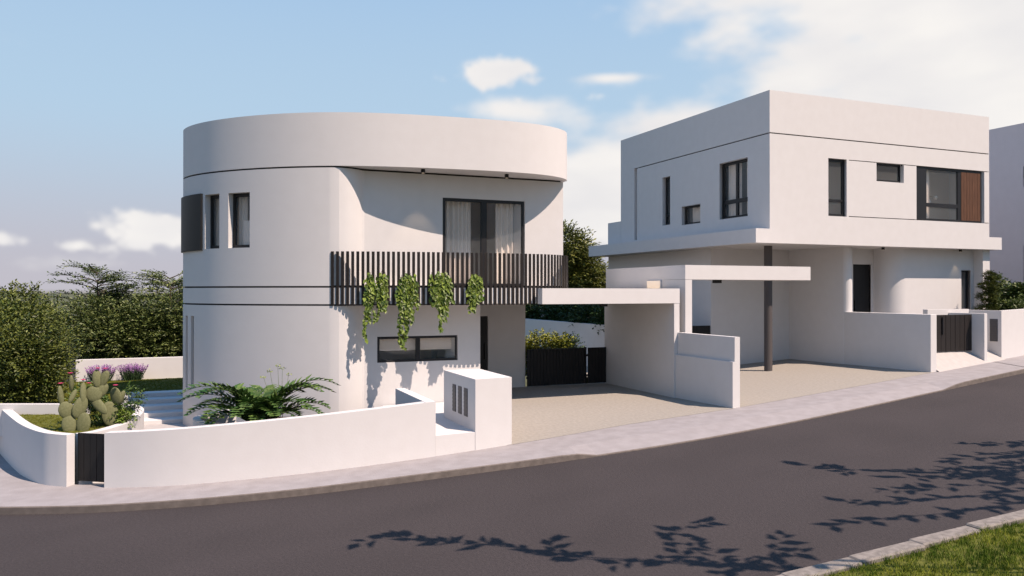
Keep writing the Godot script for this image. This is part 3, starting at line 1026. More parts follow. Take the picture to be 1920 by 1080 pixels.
func garden() -> void:
	# curved front wall with its end return
	var t := thing("garden_wall", "long white curved garden wall along the pavement, mail box at its end", "wall", P(2.0, 0.25, 14.4))
	var wp := catmull([V2(-1.16, 15.09), V2(-0.37, 14.71), V2(0.56, 14.46), V2(2.04, 14.28), V2(3.4, 14.27), V2(4.47, 14.33)], 6)
	var bot := []
	var top := []
	for q in wp:
		bot.append(street(q.x) - 0.3)
		top.append(1.09 + 0.0586 * (q.x + 1.16))
	var mb := MB.new()
	slope_wall(mb, wp, 0.2, bot, top)
	part(t, "front_wall", mb, M.plaster)
	mb = MB.new()
	slope_wall(mb, PackedVector2Array([V2(4.466, 14.335), V2(4.466, 16.55)]), 0.2, [0.3, 0.3], [1.417, 1.425])
	part(t, "end_wall", mb, M.plaster)
	mb = MB.new()
	slab(mb, PackedVector2Array([V2(4.475, 14.34), V2(5.31, 14.43), V2(5.31, 16.3), V2(6.2, 16.3), V2(6.9, 18.6), V2(4.475, 18.6)]), 0.2, 0.77)
	part(t, "low_shelf", mb, M.plaster)
	mb = MB.new()
	slab(mb, PackedVector2Array([V2(5.30, 14.42), V2(6.11, 14.53), V2(6.11, 16.4), V2(5.30, 16.4)]), 0.1, 1.79)
	var m := part(t, "mail_box_block", mb, M.plaster)
	for k in 3:
		var w0 := 15.78 - 0.36 * k
		mb = MB.new()
		ubox(mb, 5.288, 5.303, 1.0, 1.56, w0 - 0.2, w0)
		var slot := part(m, "mail_slot", mb, M.grille)
		for i in 7:
			mb = MB.new()
			ubox(mb, 5.281, 5.289, 1.02 + 0.076 * i, 1.06 + 0.076 * i, w0 - 0.19, w0 - 0.01)
			part(slot, "louvre", mb, M.grille)
	# planting bed behind the front wall
	mb = MB.new()
	slab(mb, PackedVector2Array([V2(-0.7, 15.1), V2(-0.25, 14.88), V2(0.6, 14.64), V2(2.05, 14.46), V2(3.4, 14.45), V2(4.3, 14.5), V2(4.3, 18.4), V2(3.2, 18.4), V2(1.9, 19.1), V2(0.6, 17.3), V2(0.1, 16.1)]), 0.1, 0.6)
	structure("planting_bed", mb, M.soil)
	# round planter edging by the fern
	mb = MB.new()
	var arc := PackedVector2Array()
	for k in 25:
		var a := PI * (0.62 + 1.0 * k / 24.0)
		arc.append(V2(1.5 + 1.25 * cos(a), 16.3 + 1.15 * sin(a)))
	wall(mb, arc, 0.14, 0.2, 1.06)
	meta(solo("planter_edging", mb, M.plaster), "rounded white planter edging around the fern", "planter")
	# left corner wall
	mb = MB.new()
	var cp := catmull([V2(-5.6, 27.0), V2(-4.6, 23.4), V2(-3.5, 19.66), V2(-2.85, 17.5), V2(-2.5, 16.55), V2(-2.2, 15.95), V2(-1.95, 15.66), V2(-1.77, 15.5)], 5)
	bot = []
	top = []
	for q in cp:
		bot.append(street(q.x) - 0.3)
		top.append(1.03 + 0.005 * (q.y - 15.5))
	slope_wall(mb, cp, 0.17, bot, top)
	meta(solo("corner_wall", mb, M.plaster), "white curved corner wall at the left, left of the small black gate", "wall")
	# small black gate
	var g := thing("garden_gate", "small black boarded garden gate between the white corner walls", "gate", P(-1.3, 0.2, 15.45))
	var ga := V2(-1.62, 15.66)
	var gb := V2(-1.1, 15.28)
	for k in 5:
		mb = MB.new()
		bar(mb, ga.lerp(gb, k / 5.0 + 0.006), ga.lerp(gb, (k + 1) / 5.0 - 0.006), 0.20, 1.03, 0.004 * (k % 2), 0.03)
		part(g, "board", mb, M.gate)
	mb = MB.new()
	bar(mb, ga, gb, 0.4, 0.46, 0.03, 0.06)
	bar(mb, ga, gb, 0.85, 0.91, 0.03, 0.06)
	part(g, "rail", mb, M.gate)
	# lawn terrace
	mb = MB.new()
	var lawn := PackedVector2Array([V2(-3.33, 19.6), V2(-2.68, 17.5), V2(-2.33, 16.6), V2(-2.05, 16.05), V2(-1.75, 15.86), V2(-1.35, 16.05), V2(-1.0, 16.7), V2(-0.85, 17.6), V2(-0.85, 18.7), V2(-1.36, 19.6)])
	slab(mb, lawn, -0.2, 0.95)
	for e in [[-5.5, -1.36, 19.6, 24.65], [-5.5, 3.2, 24.65, 29.3]]:
		mb.fquad(P(e[0], lawn_y(e[2]), e[2]), P(e[1], lawn_y(e[2]), e[2]), P(e[1], lawn_y(e[3]), e[3]), P(e[0], lawn_y(e[3]), e[3]), Vector3.UP)
	structure("lawn", mb, M.turf)
	# rim of the cactus bed
	mb = MB.new()
	wall(mb, offset_path(catmull([V2(-0.9, 19.45), V2(-0.68, 18.6), V2(-0.72, 17.5), V2(-0.92, 16.6), V2(-1.3, 15.9), V2(-1.6, 15.7)], 6), 0.0), -0.17, 0.0, 1.0)
	meta(solo("curved_bed_wall", mb, M.plaster), "curved white low wall of the cactus bed beside the garden steps", "wall")
	mb = MB.new()
	slope_wall(mb, PackedVector2Array([V2(-1.36, 19.4), V2(-1.36, 24.6)]), -0.12, [-0.2, -0.2], [0.98, 0.70])
	meta(solo("step_wall", mb, M.plaster), "low white side wall between the lawn and the garden steps", "wall")
	# path and steps
	mb = MB.new()
	slab(mb, PackedVector2Array([V2(-1.7, 15.55), V2(-1.0, 15.2), V2(0.1, 16.2), V2(0.7, 17.6), V2(1.6, 19.3), V2(0.3, 24.0), V2(-1.34, 24.0), V2(-1.34, 19.4), V2(-0.86, 18.7), V2(-0.86, 17.6), V2(-1.1, 16.5)]), -0.2, 0.1)
	structure("garden_path", mb, M.stone_pale)
	var st := thing("garden_steps", "white garden steps rising to the lawn beside the round house", "steps", P(-0.4, 0.1, 23.4))
	for k in 5:
		mb = MB.new()
		var w0 := 22.2 + 0.5 * k
		ubox(mb, [-1.35, -1.345, -1.34, -1.335, -1.33][k], 0.75 - 0.05 * k, 0.0, 0.2 + 0.117 * k, w0, 24.66 - 0.002 * k, 0.008)
		part(st, "step", mb, M.plaster)
	mb = MB.new()
	ubox(mb, -0.72, -0.12, 0.08, 0.46, 18.3, 19.3, 0.01)
	meta(solo("stone_block", mb, M.stone_pale), "low pale stone block by the curved bed rim", "block")
	# wall with the lavender, low wall of the hedge
	mb = MB.new()
	ubox(mb, -3.06, 3.2, 0.2, 1.28, 29.0, 29.2, 0.006)
	meta(solo("back_wall", mb, M.plaster), "white garden wall behind the two lavender clumps", "wall")
	mb = MB.new()
	wall(mb, PackedVector2Array([V2(-3.5, 19.25), V2(-1.75, 18.5)]), 0.15, 0.5, 1.16)
	meta(solo("hedge_kerb", mb, M.plaster), "low white kerb wall at the foot of the dense hedge", "wall")

# ------------------------------------------------------------------ ground and street
const KERB := [[-30, 46], [-14, 27.5], [-7.5, 19.3], [-4.6, 16.2], [-3.3, 15.05], [-2.58, 14.58], [-1.7, 14.15], [-1.09, 13.9], [-0.34, 13.66], [0.53, 13.45], [1.88, 13.25], [3.58, 13.17], [5.75, 13.13], [8.79, 13.12], [11.2, 13.32], [14.24, 13.7], [17.88, 14.25], [21.83, 14.88], [26, 15.5], [60, 20.6]]
const FOOT := [[-26, 46], [-9.5, 30], [-4.55, 23.4], [-3.45, 19.66], [-2.45, 16.55], [-2.15, 15.93], [-1.77, 15.48], [-1.16, 15.07], [-0.37, 14.69], [0.56, 14.44], [2.04, 14.26], [3.85, 14.27], [6.11, 14.53], [8.98, 14.93], [11.93, 15.1], [14.8, 15.42], [18.2, 15.86], [22.38, 16.45], [26.5, 17.0], [60, 22.1]]
func rows(src: Array) -> PackedVector2Array:
	var p := []
	for e in src:
		p.append(V2(e[0], e[1]))
	return catmull(p, 8)
func drop(u: float) -> float:
	# the kerb is lowered in front of the driveways
	return 0.088 * smoothstep(6.75, 7.15, u) * (1.0 - smoothstep(18.0, 18.55, u))
func ground() -> void:
	# one sheet out to the horizon
	var mb := MB.new()
	var us := [-2500.0, -900.0, -300.0, -120.0]
	for i in range(-60, 71, 5):
		us.append(float(i))
	us += [120.0, 300.0, 900.0, 2500.0]
	var ws := [-200.0, -40.0, 0.0, 20.0, 40.0, 80.0, 160.0, 400.0, 1000.0, 3000.0]
	for i in us.size() - 1:
		for j in ws.size() - 1:
			var q := []
			for e in [[i, j], [i + 1, j], [i + 1, j + 1], [i, j + 1]]:
				var w: float = ws[e[1]]
				q.append(P(us[e[0]], street(us[e[0]]) - 0.45 - 2.2 * smoothstep(40.0, 300.0, w), w))
			mb.fquad(q[0], q[1], q[2], q[3], Vector3.UP)
	structure("ground", mb, M.ground)
	# road: fine grid with patchy asphalt tones
	var f := FastNoiseLite.new()
	f.seed = 9
	f.frequency = 0.35
	f.fractal_octaves = 4
	var road := MB.new()
	var u := -34.0
	while u < 60.0:
		var du := 0.5 if u > -4 and u < 22 else 2.0
		var w := 6.55
		while w < 48.0:
			var dw := 0.5 if w < 16 else 4.0
			if w > 16 and u > 2:
				break
			var q := []
			var cs := []
			for e in [[u, w], [u + du, w], [u + du, w + dw], [u, w + dw]]:
				q.append(P(e[0], street(e[0]) - 0.12, e[1]))
				var k := 0.93 + 0.16 * f.get_noise_2d(e[0], e[1] * 1.6)
				cs.append(Color(k, k, k))
			for tr in [[0, 1, 2], [0, 2, 3]]:
				road.tri(q[tr[0]], q[tr[1]], q[tr[2]], Vector3.UP, Vector3.UP, Vector3.UP)
				# tri() may flip the order: first corner stays, the others swap
				var sz := road.c.size()
				road.c[sz - 3] = cs[tr[0]]
				if road.v[sz - 2] == q[tr[1]]:
					road.c[sz - 2] = cs[tr[1]]; road.c[sz - 1] = cs[tr[2]]
				else:
					road.c[sz - 2] = cs[tr[2]]; road.c[sz - 1] = cs[tr[1]]
			w += dw
		u += du
	structure("road", road, M.asphalt)
	# pavement and its kerb
	var k := rows(KERB)
	var g := rows(FOOT)
	var pv := MB.new()
	var kb := MB.new()
	for i in k.size() - 1:
		var a := k[i]; var b := k[i + 1]; var c := g[i + 1]; var d := g[i]
		var ia := a.lerp(d, 0.1); var ib := b.lerp(c, 0.1)
		var ma := a.lerp(d, 0.38); var mc := b.lerp(c, 0.38)
		var ya := street(a.x) - drop(a.x); var yb := street(b.x) - drop(b.x)
		var y1 := street(ia.x) - drop(ia.x) * 0.75; var y2 := street(ib.x) - drop(ib.x) * 0.75
		var c2 := c + (c - b).normalized() * 0.25; var d2 := d + (d - a).normalized() * 0.25
		kb.fquad(P(a.x, ya - 0.016, a.y), P(b.x, yb - 0.016, b.y), P(b.x, yb - 0.3, b.y), P(a.x, ya - 0.3, a.y), P(0, 0, -1))
		var oa := a.lerp(d, 0.012); var ob := b.lerp(c, 0.012)
		kb.fquad(P(a.x, ya - 0.016, a.y), P(b.x, yb - 0.016, b.y), P(ob.x, yb, ob.y), P(oa.x, ya, oa.y), Vector3.UP)
		pv.fquad(P(oa.x, ya, oa.y), P(ob.x, yb, ob.y), P(ib.x, y2, ib.y), P(ia.x, y1, ia.y), Vector3.UP)
		pv.fquad(P(ia.x, y1, ia.y), P(ib.x, y2, ib.y), P(mc.x, street(mc.x), mc.y), P(ma.x, street(ma.x), ma.y), Vector3.UP)
		pv.fquad(P(ma.x, street(ma.x), ma.y), P(mc.x, street(mc.x), mc.y), P(c2.x, street(c2.x), c2.y), P(d2.x, street(d2.x), d2.y), Vector3.UP)
	structure("pavement", pv, M.walk)
	structure("kerb", kb, M.kerb)
	# driveways
	driveway("driveway", 6.0, 12.0, 14.4, 21.2, 0.715, 0.715, [[6.11, 14.5], [8.98, 14.9], [11.93, 15.07]])
	driveway("driveway", 12.2, 19.75, 15.0, 29.0, 0.73, 1.15, [[12.0, 15.08], [14.8, 15.4], [19.75, 16.02]])
	# ramp and terrace of the box house's entrance
	mb = MB.new()
	mb.fquad(P(19.84, street(19.84) - 0.01, 15.95), P(23.3, street(23.3) - 0.01, 16.45), P(23.3, 1.67, 16.95), P(19.84, 1.655, 16.75), Vector3.UP)
	mb.fquad(P(19.84, 1.655, 16.75), P(23.3, 1.67, 16.95), P(23.3, 1.672, 17.7), P(19.84, 1.672, 17.7), Vector3.UP)
	mb.fquad(P(19.84, 1.672, 17.7), P(25.8, 1.672, 17.7), P(25.8, 1.672, 20.2), P(19.84, 1.672, 20.2), Vector3.UP)
	structure("entrance_path", mb, M.stone_pale)
	# grass verge on the near side with its kerb
	mb = MB.new()
	var vs := FastNoiseLite.new()
	vs.seed = 4
	vs.frequency = 0.5
	u = -20.0
	while u < 40.0:
		for j in 36:
			var q := []
			for e in [[u, j], [u + 1.0, j], [u + 1.0, j + 1], [u, j + 1]]:
				var w := lerpf(-12.0, 6.42 + 0.036 * e[0], e[1] / 36.0)
				q.append(P(e[0], verge_y(vs, e[0], w), w))
			mb.fquad(q[0], q[1], q[2], q[3], Vector3.UP)
		u += 1.0
	structure("grass_verge", mb, M.turf)
	verge_kerb()
	verge_grass(vs)
	lawn_grass()
func verge_y(n: FastNoiseLite, u: float, w: float) -> float:
	return street(u) - 0.02 + 0.03 * n.get_noise_2d(u, w) - 0.03 * smoothstep(6.0, 6.5, w)
func driveway(called: String, u0: float, u1: float, _w0: float, w1: float, yl: float, yr: float, edge: Array) -> void:
	var mb := MB.new()
	var n := 14
	for i in n:
		for j in n:
			var q := []
			for e in [[i, j], [i + 1, j], [i + 1, j + 1], [i, j + 1]]:
				var s := float(e[0]) / n
				var t := float(e[1]) / n
				var u := lerpf(u0, u1, s)
				var wf: float = edge[-1][1]
				for k in edge.size() - 1:
					if u <= edge[k + 1][0]:
						wf = lerpf(edge[k][1], edge[k + 1][1], clampf((u - edge[k][0]) / (edge[k + 1][0] - edge[k][0]), 0, 1))
						break
				var w := lerpf(wf, w1, t)
				var y := lerpf(street(u) + 0.004, lerpf(yl, yr, s), smoothstep(0.0, 0.45, t))
				q.append(P(u, y, w))
			mb.fquad(q[0], q[1], q[2], q[3], Vector3.UP)
	structure(called, mb, M.drive)
func verge_kerb() -> void:
	# kerb stones, each its own piece, slightly uneven
	var root := Node3D.new()
	root.name = "verge_kerb"
	root.set_meta("kind", "structure")
	add_child(root)
	for i in range(-6, 26):
		var u := float(i)
		var mb := MB.new()
		var w0 := 6.58 + 0.036 * u + rng.randf_range(-0.012, 0.012)
		var y := street(u + 0.5) + rng.randf_range(-0.012, 0.012)
		mb.cbox(Vector3(-0.498, -0.35, -0.11), Vector3(0.498, 0.012, 0.11), 0.018)
		var o := part(root, "kerb_stone", mb, M.kerb_verge)
		o.position = P(u + 0.5, y, w0 - 0.11)
		o.rotation = Vector3(0, rng.randf_range(-0.015, 0.015) + 0.012, (street(u + 1) - street(u)) * 0.95)
func tuft(cols: Array, blades: int, spread: float, hgt: float, wid: float) -> ArrayMesh:
	var mb := MB.new()
	for i in blades:
		var a := rng.randf() * TAU
		var p := Vector3(cos(a), 0, sin(a)) * rng.randf() * spread
		var lean := Vector3(rng.randfn(), 0, rng.randfn()) * 0.35
		var hh := hgt * rng.randf_range(0.55, 1.15)
		var side := Vector3(sin(a * 3.0), 0, cos(a * 3.0)) * wid
		var m := p + (Vector3.UP + lean * 0.5) * hh * 0.55
		var t := p + (Vector3.UP * 0.93 + lean * 1.2) * hh
		var c: Color = cols[rng.randi() % cols.size()]
		mb.col = c
		mb.ftri(p - side, p + side, m + side * 0.6)
		mb.ftri(p - side, m + side * 0.6, m - side * 0.6)
		mb.ftri(m - side * 0.6, m + side * 0.6, t)
	return mb.mesh()
func scatter(called: String, label: String, mesh: ArrayMesh, places: Array) -> void:
	var mm := MultiMesh.new()
	mm.transform_format = MultiMesh.TRANSFORM_3D
	mm.mesh = mesh
	mm.instance_count = places.size()
	for i in places.size():
		mm.set_instance_transform(i, places[i])
	var o := MultiMeshInstance3D.new()
	o.name = numbered(called)
	o.multimesh = mm
	o.material_override = M.leaf_matte
	add_child(o)
	meta(o, label, "grass")
	o.set_meta("kind", "stuff")
func verge_grass(vs: FastNoiseLite) -> void:
	var patch := FastNoiseLite.new()
	patch.seed = 15
	patch.frequency = 0.7
	var groups := [[], [], []]
	for i in 30000:
		var u := rng.randf_range(4.2, 15.0)
		var w := rng.randf_range(1.5, 6.36 + 0.036 * u)
		if w < 6.4 - (u - 4.0) * 0.7 - 1.6:
			continue
		var k := patch.get_noise_2d(u, w) + rng.randfn() * 0.25
		var sc := rng.randf_range(0.7, 1.25)
		var b := Basis(Vector3.UP, rng.randf() * TAU).scaled(Vector3(sc, sc * rng.randf_range(0.8, 1.3), sc))
		groups[0 if k < -0.12 else (1 if k < 0.2 else 2)].append(Transform3D(b, P(u, verge_y(vs, u, w) - 0.005, w)))
	var tones := [[Color(0.075, 0.12, 0.016), Color(0.055, 0.095, 0.014)], [Color(0.12, 0.155, 0.02), Color(0.09, 0.13, 0.018)], [Color(0.19, 0.20, 0.03), Color(0.15, 0.18, 0.025)]]
	for j in 3:
		scatter("verge_grass_blades", ["dark green grass blades on the near verge", "mid green grass blades on the near verge", "yellowish grass blades on the near verge"][j], tuft(tones[j], 7, 0.045, 0.075, 0.0035), groups[j])
func lawn_grass() -> void:
	var poly := PackedVector2Array([V2(-3.2, 19.4), V2(-2.55, 17.5), V2(-2.2, 16.6), V2(-1.9, 16.2), V2(-1.3, 16.2), V2(-1.0, 17.0), V2(-0.95, 18.8), V2(-1.5, 19.6), V2(-1.5, 24.7), V2(1.0, 24.75), V2(1.4, 28.9), V2(-4.4, 28.9)])
	var pl := []
	for i in 30000:
		var q := V2(rng.randf_range(-4.4, 1.4), rng.randf_range(16.0, 28.9))
		if Geometry2D.is_point_in_polygon(q, poly):
			var sc := rng.randf_range(0.6, 1.1)
			pl.append(Transform3D(Basis(Vector3.UP, rng.randf() * TAU).scaled(Vector3.ONE * sc), P(q.x, lawn_y(q.y) - 0.005, q.y)))
	scatter("lawn_grass_blades", "short grass blades of the garden lawn", tuft([Color(0.13, 0.13, 0.018), Color(0.10, 0.115, 0.016), Color(0.16, 0.15, 0.022)], 7, 0.05, 0.032, 0.004), pl)

# ------------------------------------------------------------------ neighbouring buildings
func neighbours() -> void:
	var h := thing("neighbour_house", "grey neighbouring house in shade at the right edge", "house", Vector3(35.0, 1.5, -22.0))
	var mb := MB.new()
	var up := PackedVector2Array([V2(31.0, 31.0), V2(31.0, 18.5), V2(41.0, 18.5), V2(41.0, 31.0), V2(31.0, 31.0)])
	wall(mb, up, 0.3, 1.0, 10.2, [[9.85, 11.2, 7.65, 8.47], [9.85, 11.2, 3.5, 5.33]], false)
	part(h, "wall", mb, M.neighbour)
	mb = MB.new()
	ubox(mb, 31.2, 40.8, 9.4, 9.7, 18.7, 30.8)
	part(h, "roof", mb, M.neighbour)
	window(h, "window", V2(31.0, 21.15), V2(31.0, 19.8), 7.65, 8.47, 0.15, 0.06)
	window(h, "window", V2(31.0, 21.15), V2(31.0, 19.8), 3.5, 5.33, 0.15, 0.06)
	var b := thing("far_house", "small white house glimpsed under the carport roof behind the hedge", "house", Vector3(27.0, 0.5, -48.0))
	mb = MB.new()
	wall(mb, PackedVector2Array([V2(22.9, 52.0), V2(22.9, 44.6), V2(31.0, 44.6), V2(31.0, 52.0), V2(22.9, 52.0)]), 0.3, 0.0, 3.35, [[11.5, 12.6, 1.5, 2.6]], false)
	part(b, "wall", mb, M.plaster)
	mb = MB.new()
	ubox(mb, 22.7, 31.2, 3.35, 3.5, 44.4, 52.2)
	part(b, "roof", mb, M.plaster)
	window(b, "window", V2(27.0, 44.6), V2(28.1, 44.6), 1.5, 2.6, 0.1, 0.06)
	mb = MB.new()
	ubox(mb, 13.5, 13.7, 0.2, 2.33, 21.78, 40.0)
	meta(solo("plot_wall", mb, M.plaster), "long grey-shaded boundary wall behind the black driveway gate", "wall")

# ------------------------------------------------------------------ plants
func plants() -> void:
	rng.seed = 1234
	var dk := Color(0.02, 0.035, 0.012)
	# hedge trees beyond the lawn, left
	var dense_a := Color(0.032, 0.052, 0.012)
	var dense_b := Color(0.145, 0.165, 0.03)
	var hx := [[-3.65, 20.9, 3.0], [-2.95, 20.7, 2.9], [-4.1, 22.8, 3.35], [-3.35, 22.9, 3.2], [-3.75, 25.0, 3.55]]
	var hl := ["dense dark hedge shrub at the very left, just behind the low kerb wall", "dense hedge shrub behind the cactus and the low kerb wall", "tall dense hedge shrub at the left edge, behind the front row", "tall hedge shrub in the second row, behind the cactus", "rearmost dense hedge shrub left of the white lavender wall"]
	for i in hx.size():
		var e: Array = hx[i]
		var cl := []
		for k in 9:
			cl.append([P(e[0] + rng.randf_range(-0.45, 0.45), lerpf(1.3, e[2] - 0.55, (k % 5) / 4.0) + rng.randf_range(-0.1, 0.1), e[1] + rng.randf_range(-0.5, 0.5)), Vector3(0.58, 0.5, 0.6)])
		shrub("hedge_shrub", hl[i], "shrub", "hedge shrubs left of the lawn", P(e[0], 0.93, e[1]), cl, 2600, [0.26, 0.34, 0.3, 0.4, 0.3][i], 6, [0.085, 0.075, 0.1, 0.085, 0.1][i], [0.045, 0.04, 0.05, 0.035, 0.05][i], dense_a * [1.0, 0.8, 1.15, 1.0, 0.9][i], dense_b * [0.9, 0.8, 1.2, 1.05, 1.1][i], 0.07, 1.0, [0.3, 0.3, 0.55, 0.7, 0.5][i])
	# looser shrubs behind the lavender wall
	var sx := [[-2.7, 30.4, 3.2], [-1.3, 30.6, 3.1], [0.2, 30.9, 3.3], [1.7, 31.3, 3.3], [-2.0, 33.0, 3.55], [-0.1, 33.6, 3.55], [1.6, 34.2, 3.6]]
	var sl := ["leafy shrub behind the left end of the lavender wall", "low leafy shrub behind the lavender wall between the two flower clumps", "leafy shrub behind the lavender wall, right of the flower clumps", "leafy shrub behind the lavender wall against the round house", "olive green bush in the back row, left", "olive green bush in the back row, in the middle", "olive green bush in the back row beside the round house"]
	for i in sx.size():
		var e: Array = sx[i]
		var cl := []
		for k in 7:
			cl.append([P(e[0] + rng.randf_range(-0.6, 0.6), lerpf(1.4, e[2] - 0.5, (k % 4) / 3.0), e[1] + rng.randf_range(-0.4, 0.4)), Vector3(0.85, 0.6, 0.7)])
		shrub("leafy_shrub", sl[i], "shrub", "shrubs behind the lavender wall", P(e[0], 0.5, e[1]), cl, 2100, 0.36, 7, 0.12, 0.05, Color(0.04, 0.065, 0.018), Color(0.15, 0.175, 0.05), 0.05, 0.7, 0.25)
	# layered trees that rise over the hedge
	layered_tree("layered dark tree with flat spreading branches above the hedge", P(-2.7, 0.4, 32.0), 4.6, 1.9, Color(0.035, 0.06, 0.022), Color(0.11, 0.14, 0.045))
	layered_tree("pale feathery tree with flat branches beside the round house", P(-0.3, 0.4, 32.6), 4.45, 2.0, Color(0.07, 0.10, 0.03), Color(0.18, 0.21, 0.065))
	# tree between the houses
	var cl := []
	for k in 13:
		cl.append([P(16.2 + rng.randf_range(-1.5, 1.6), rng.randf_range(3.0, 5.6), 32.0 + rng.randf_range(-1.2, 1.2)), Vector3(0.75, 0.6, 0.75)])
	shrub("garden_tree", "bushy green tree between the two houses", "tree", "", P(16.4, 0.6, 32.0), cl, 3600, 0.6, 8, 0.20, 0.07, Color(0.05, 0.07, 0.015), Color(0.17, 0.175, 0.035), 0.14, 0.8, 0.15, null, true)
	# hedges behind the driveway gate
	cl = []
	for k in 9:
		cl.append([P(9.5 + 0.22 * k, 1.55 + rng.randf_range(-0.1, 0.25), 22.3 + rng.randf_range(-0.2, 0.2)), Vector3(0.36, 0.5, 0.4)])
	shrub("gate_hedge", "sunlit yellow-green hedge just behind the black driveway gate", "hedge", "", P(10.2, 0.7, 22.3), cl, 1500, 0.2, 6, 0.075, 0.05, Color(0.10, 0.13, 0.015), Color(0.24, 0.24, 0.035), 0.05)
	cl = []
	for k in 5:
		cl.append([P(11.1 + 0.16 * k, 1.4 + rng.randf_range(-0.1, 0.25), 22.7 + rng.randf_range(-0.2, 0.2)), Vector3(0.3, 0.45, 0.35)])
	shrub("gate_shrub", "small dark green shrub right of the sunlit hedge behind the gate", "shrub", "", P(11.4, 0.7, 22.7), cl, 600, 0.2, 6, 0.075, 0.05, Color(0.03, 0.06, 0.02), Color(0.07, 0.11, 0.03), 0.05)
	cl = []
	for k in 26:
		cl.append([P(14.3 + rng.randf_range(-0.3, 0.3), 2.25 + rng.randf_range(-0.2, 0.35), 23.4 + 0.5 * k), Vector3(0.5, 0.55, 0.45)])
	shrub("wall_hedge", "dark green hedge on top of the boundary wall behind the gate", "hedge", "", P(14.3, 0.6, 29.0), cl, 6000, 0.28, 6, 0.11, 0.07, Color(0.02, 0.045, 0.016), Color(0.045, 0.08, 0.022), 0.06)
	right_bed()
	lavender("lavender", "lavender clump with purple spikes, left of the two by the white wall", P(-2.3, 0.58, 28.7))
	lavender("lavender", "lavender clump with purple spikes, right of the two by the white wall", P(-1.4, 0.58, 28.7))
	cactus()
	fern()
	vines()
	shade_trees()

func layered_tree(label: String, base: Vector3, top: float, r: float, ca: Color, cb: Color) -> void:
	var t := thing("layered_tree", label, "tree", base, "layered trees above the hedge")
	var br := MB.new()
	var lf := MB.new()
	br.tube([base, base + Vector3(0.05, (top - base.y) * 0.5, 0.03), base + Vector3(0, top - base.y - 0.7, 0)], [0.09, 0.06, 0.015], 8)
	for i in 64:
		var f := rng.randf()
		var y := lerpf(base.y + 0.9, top - 0.1, f)
		var a := rng.randf() * TAU
		var l := r * lerpf(1.15, 0.5, f) * rng.randf_range(0.6, 1.15)
		var d := Vector3(cos(a), 0.22 + 0.25 * f, sin(a)).normalized()
		var p := base + Vector3(0, y - base.y - 0.3, 0)
		var pts := [p]
		var q := p
		var dd := d
		for k in 6:
			dd = (dd + Vector3(0, -0.06, 0) + rdir() * 0.08).normalized()
			q += dd * l / 6.0
			pts.append(q)
			if k >= 1:
				for s in [-1, 0, 1]:
					var sd: Vector3 = (dd + dd.cross(Vector3.UP) * s * 0.9 + rdir() * 0.2).normalized()
					twig(lf, q, sd, 0.36, 7, 0.12, 0.05, ca, cb, Vector3(0, 0.1, 0))
		br.tube(pts, [0.022, 0.019, 0.016, 0.013, 0.01, 0.007, 0.004], 4)
	part(t, "trunk", br, M.bark)
	part(t, "crown", lf, M.leaf)

func right_bed() -> void:
	# cloud-pruned topiary
	var base := P(25.0, 2.75, 18.25)
	var t := thing("topiary", "spiral-clipped topiary shrub beside the box house's corner", "shrub", base)
	var st := MB.new()
	st.tube([base, base + Vector3(0.02, 0.6, 0), base + Vector3(0, 1.35, 0)], [0.04, 0.03, 0.015], 8)
	part(t, "stem", st, M.bark)
	for e in [[-0.12, 0.16, 0.36], [0.0, 0.36, 0.2], [-0.12, 0.56, 0.33], [0.02, 0.76, 0.18], [-0.1, 0.93, 0.27], [0.03, 1.1, 0.15], [0.0, 1.28, 0.17]]:
		var mb := MB.new()
		foliage(mb, [[base + Vector3(e[0], e[1], 0.03), Vector3(e[2], 0.10, e[2])]], int(1500 * e[2]), 0.10, 5, 0.045, 0.022, Color(0.025, 0.04, 0.015), Color(0.09, 0.10, 0.025))
		part(t, "leaf_pad", mb, M.leaf_matte)
	var names := ["broad-leaved green shrub in the planter at the right edge", "low leafy shrub at the foot of the topiary in the planter", "tall leafy shrub behind the broad-leaved plant in the planter"]
	var at := [P(26.3, 2.75, 18.2), P(25.7, 2.75, 17.8), P(27.3, 2.75, 19.4)]
	for i in 3:
		var cl := []
		for k in 6:
			cl.append([at[i] + Vector3(rng.randf_range(-0.35, 0.35) * (1.6 if i == 2 else 1.0), rng.randf_range(0.15, [0.75, 0.22, 1.15][i]), rng.randf_range(-0.25, 0.25)), Vector3(0.26, 0.2, 0.26)])
		shrub("planter_shrub", names[i], "shrub", "shrubs in the right planter", at[i], cl, [420, 500, 700][i], 0.2, 5, [0.17, 0.07, 0.11][i], [0.075, 0.035, 0.05][i], Color(0.03, 0.06, 0.012), Color(0.12, 0.15, 0.04), 0.02)

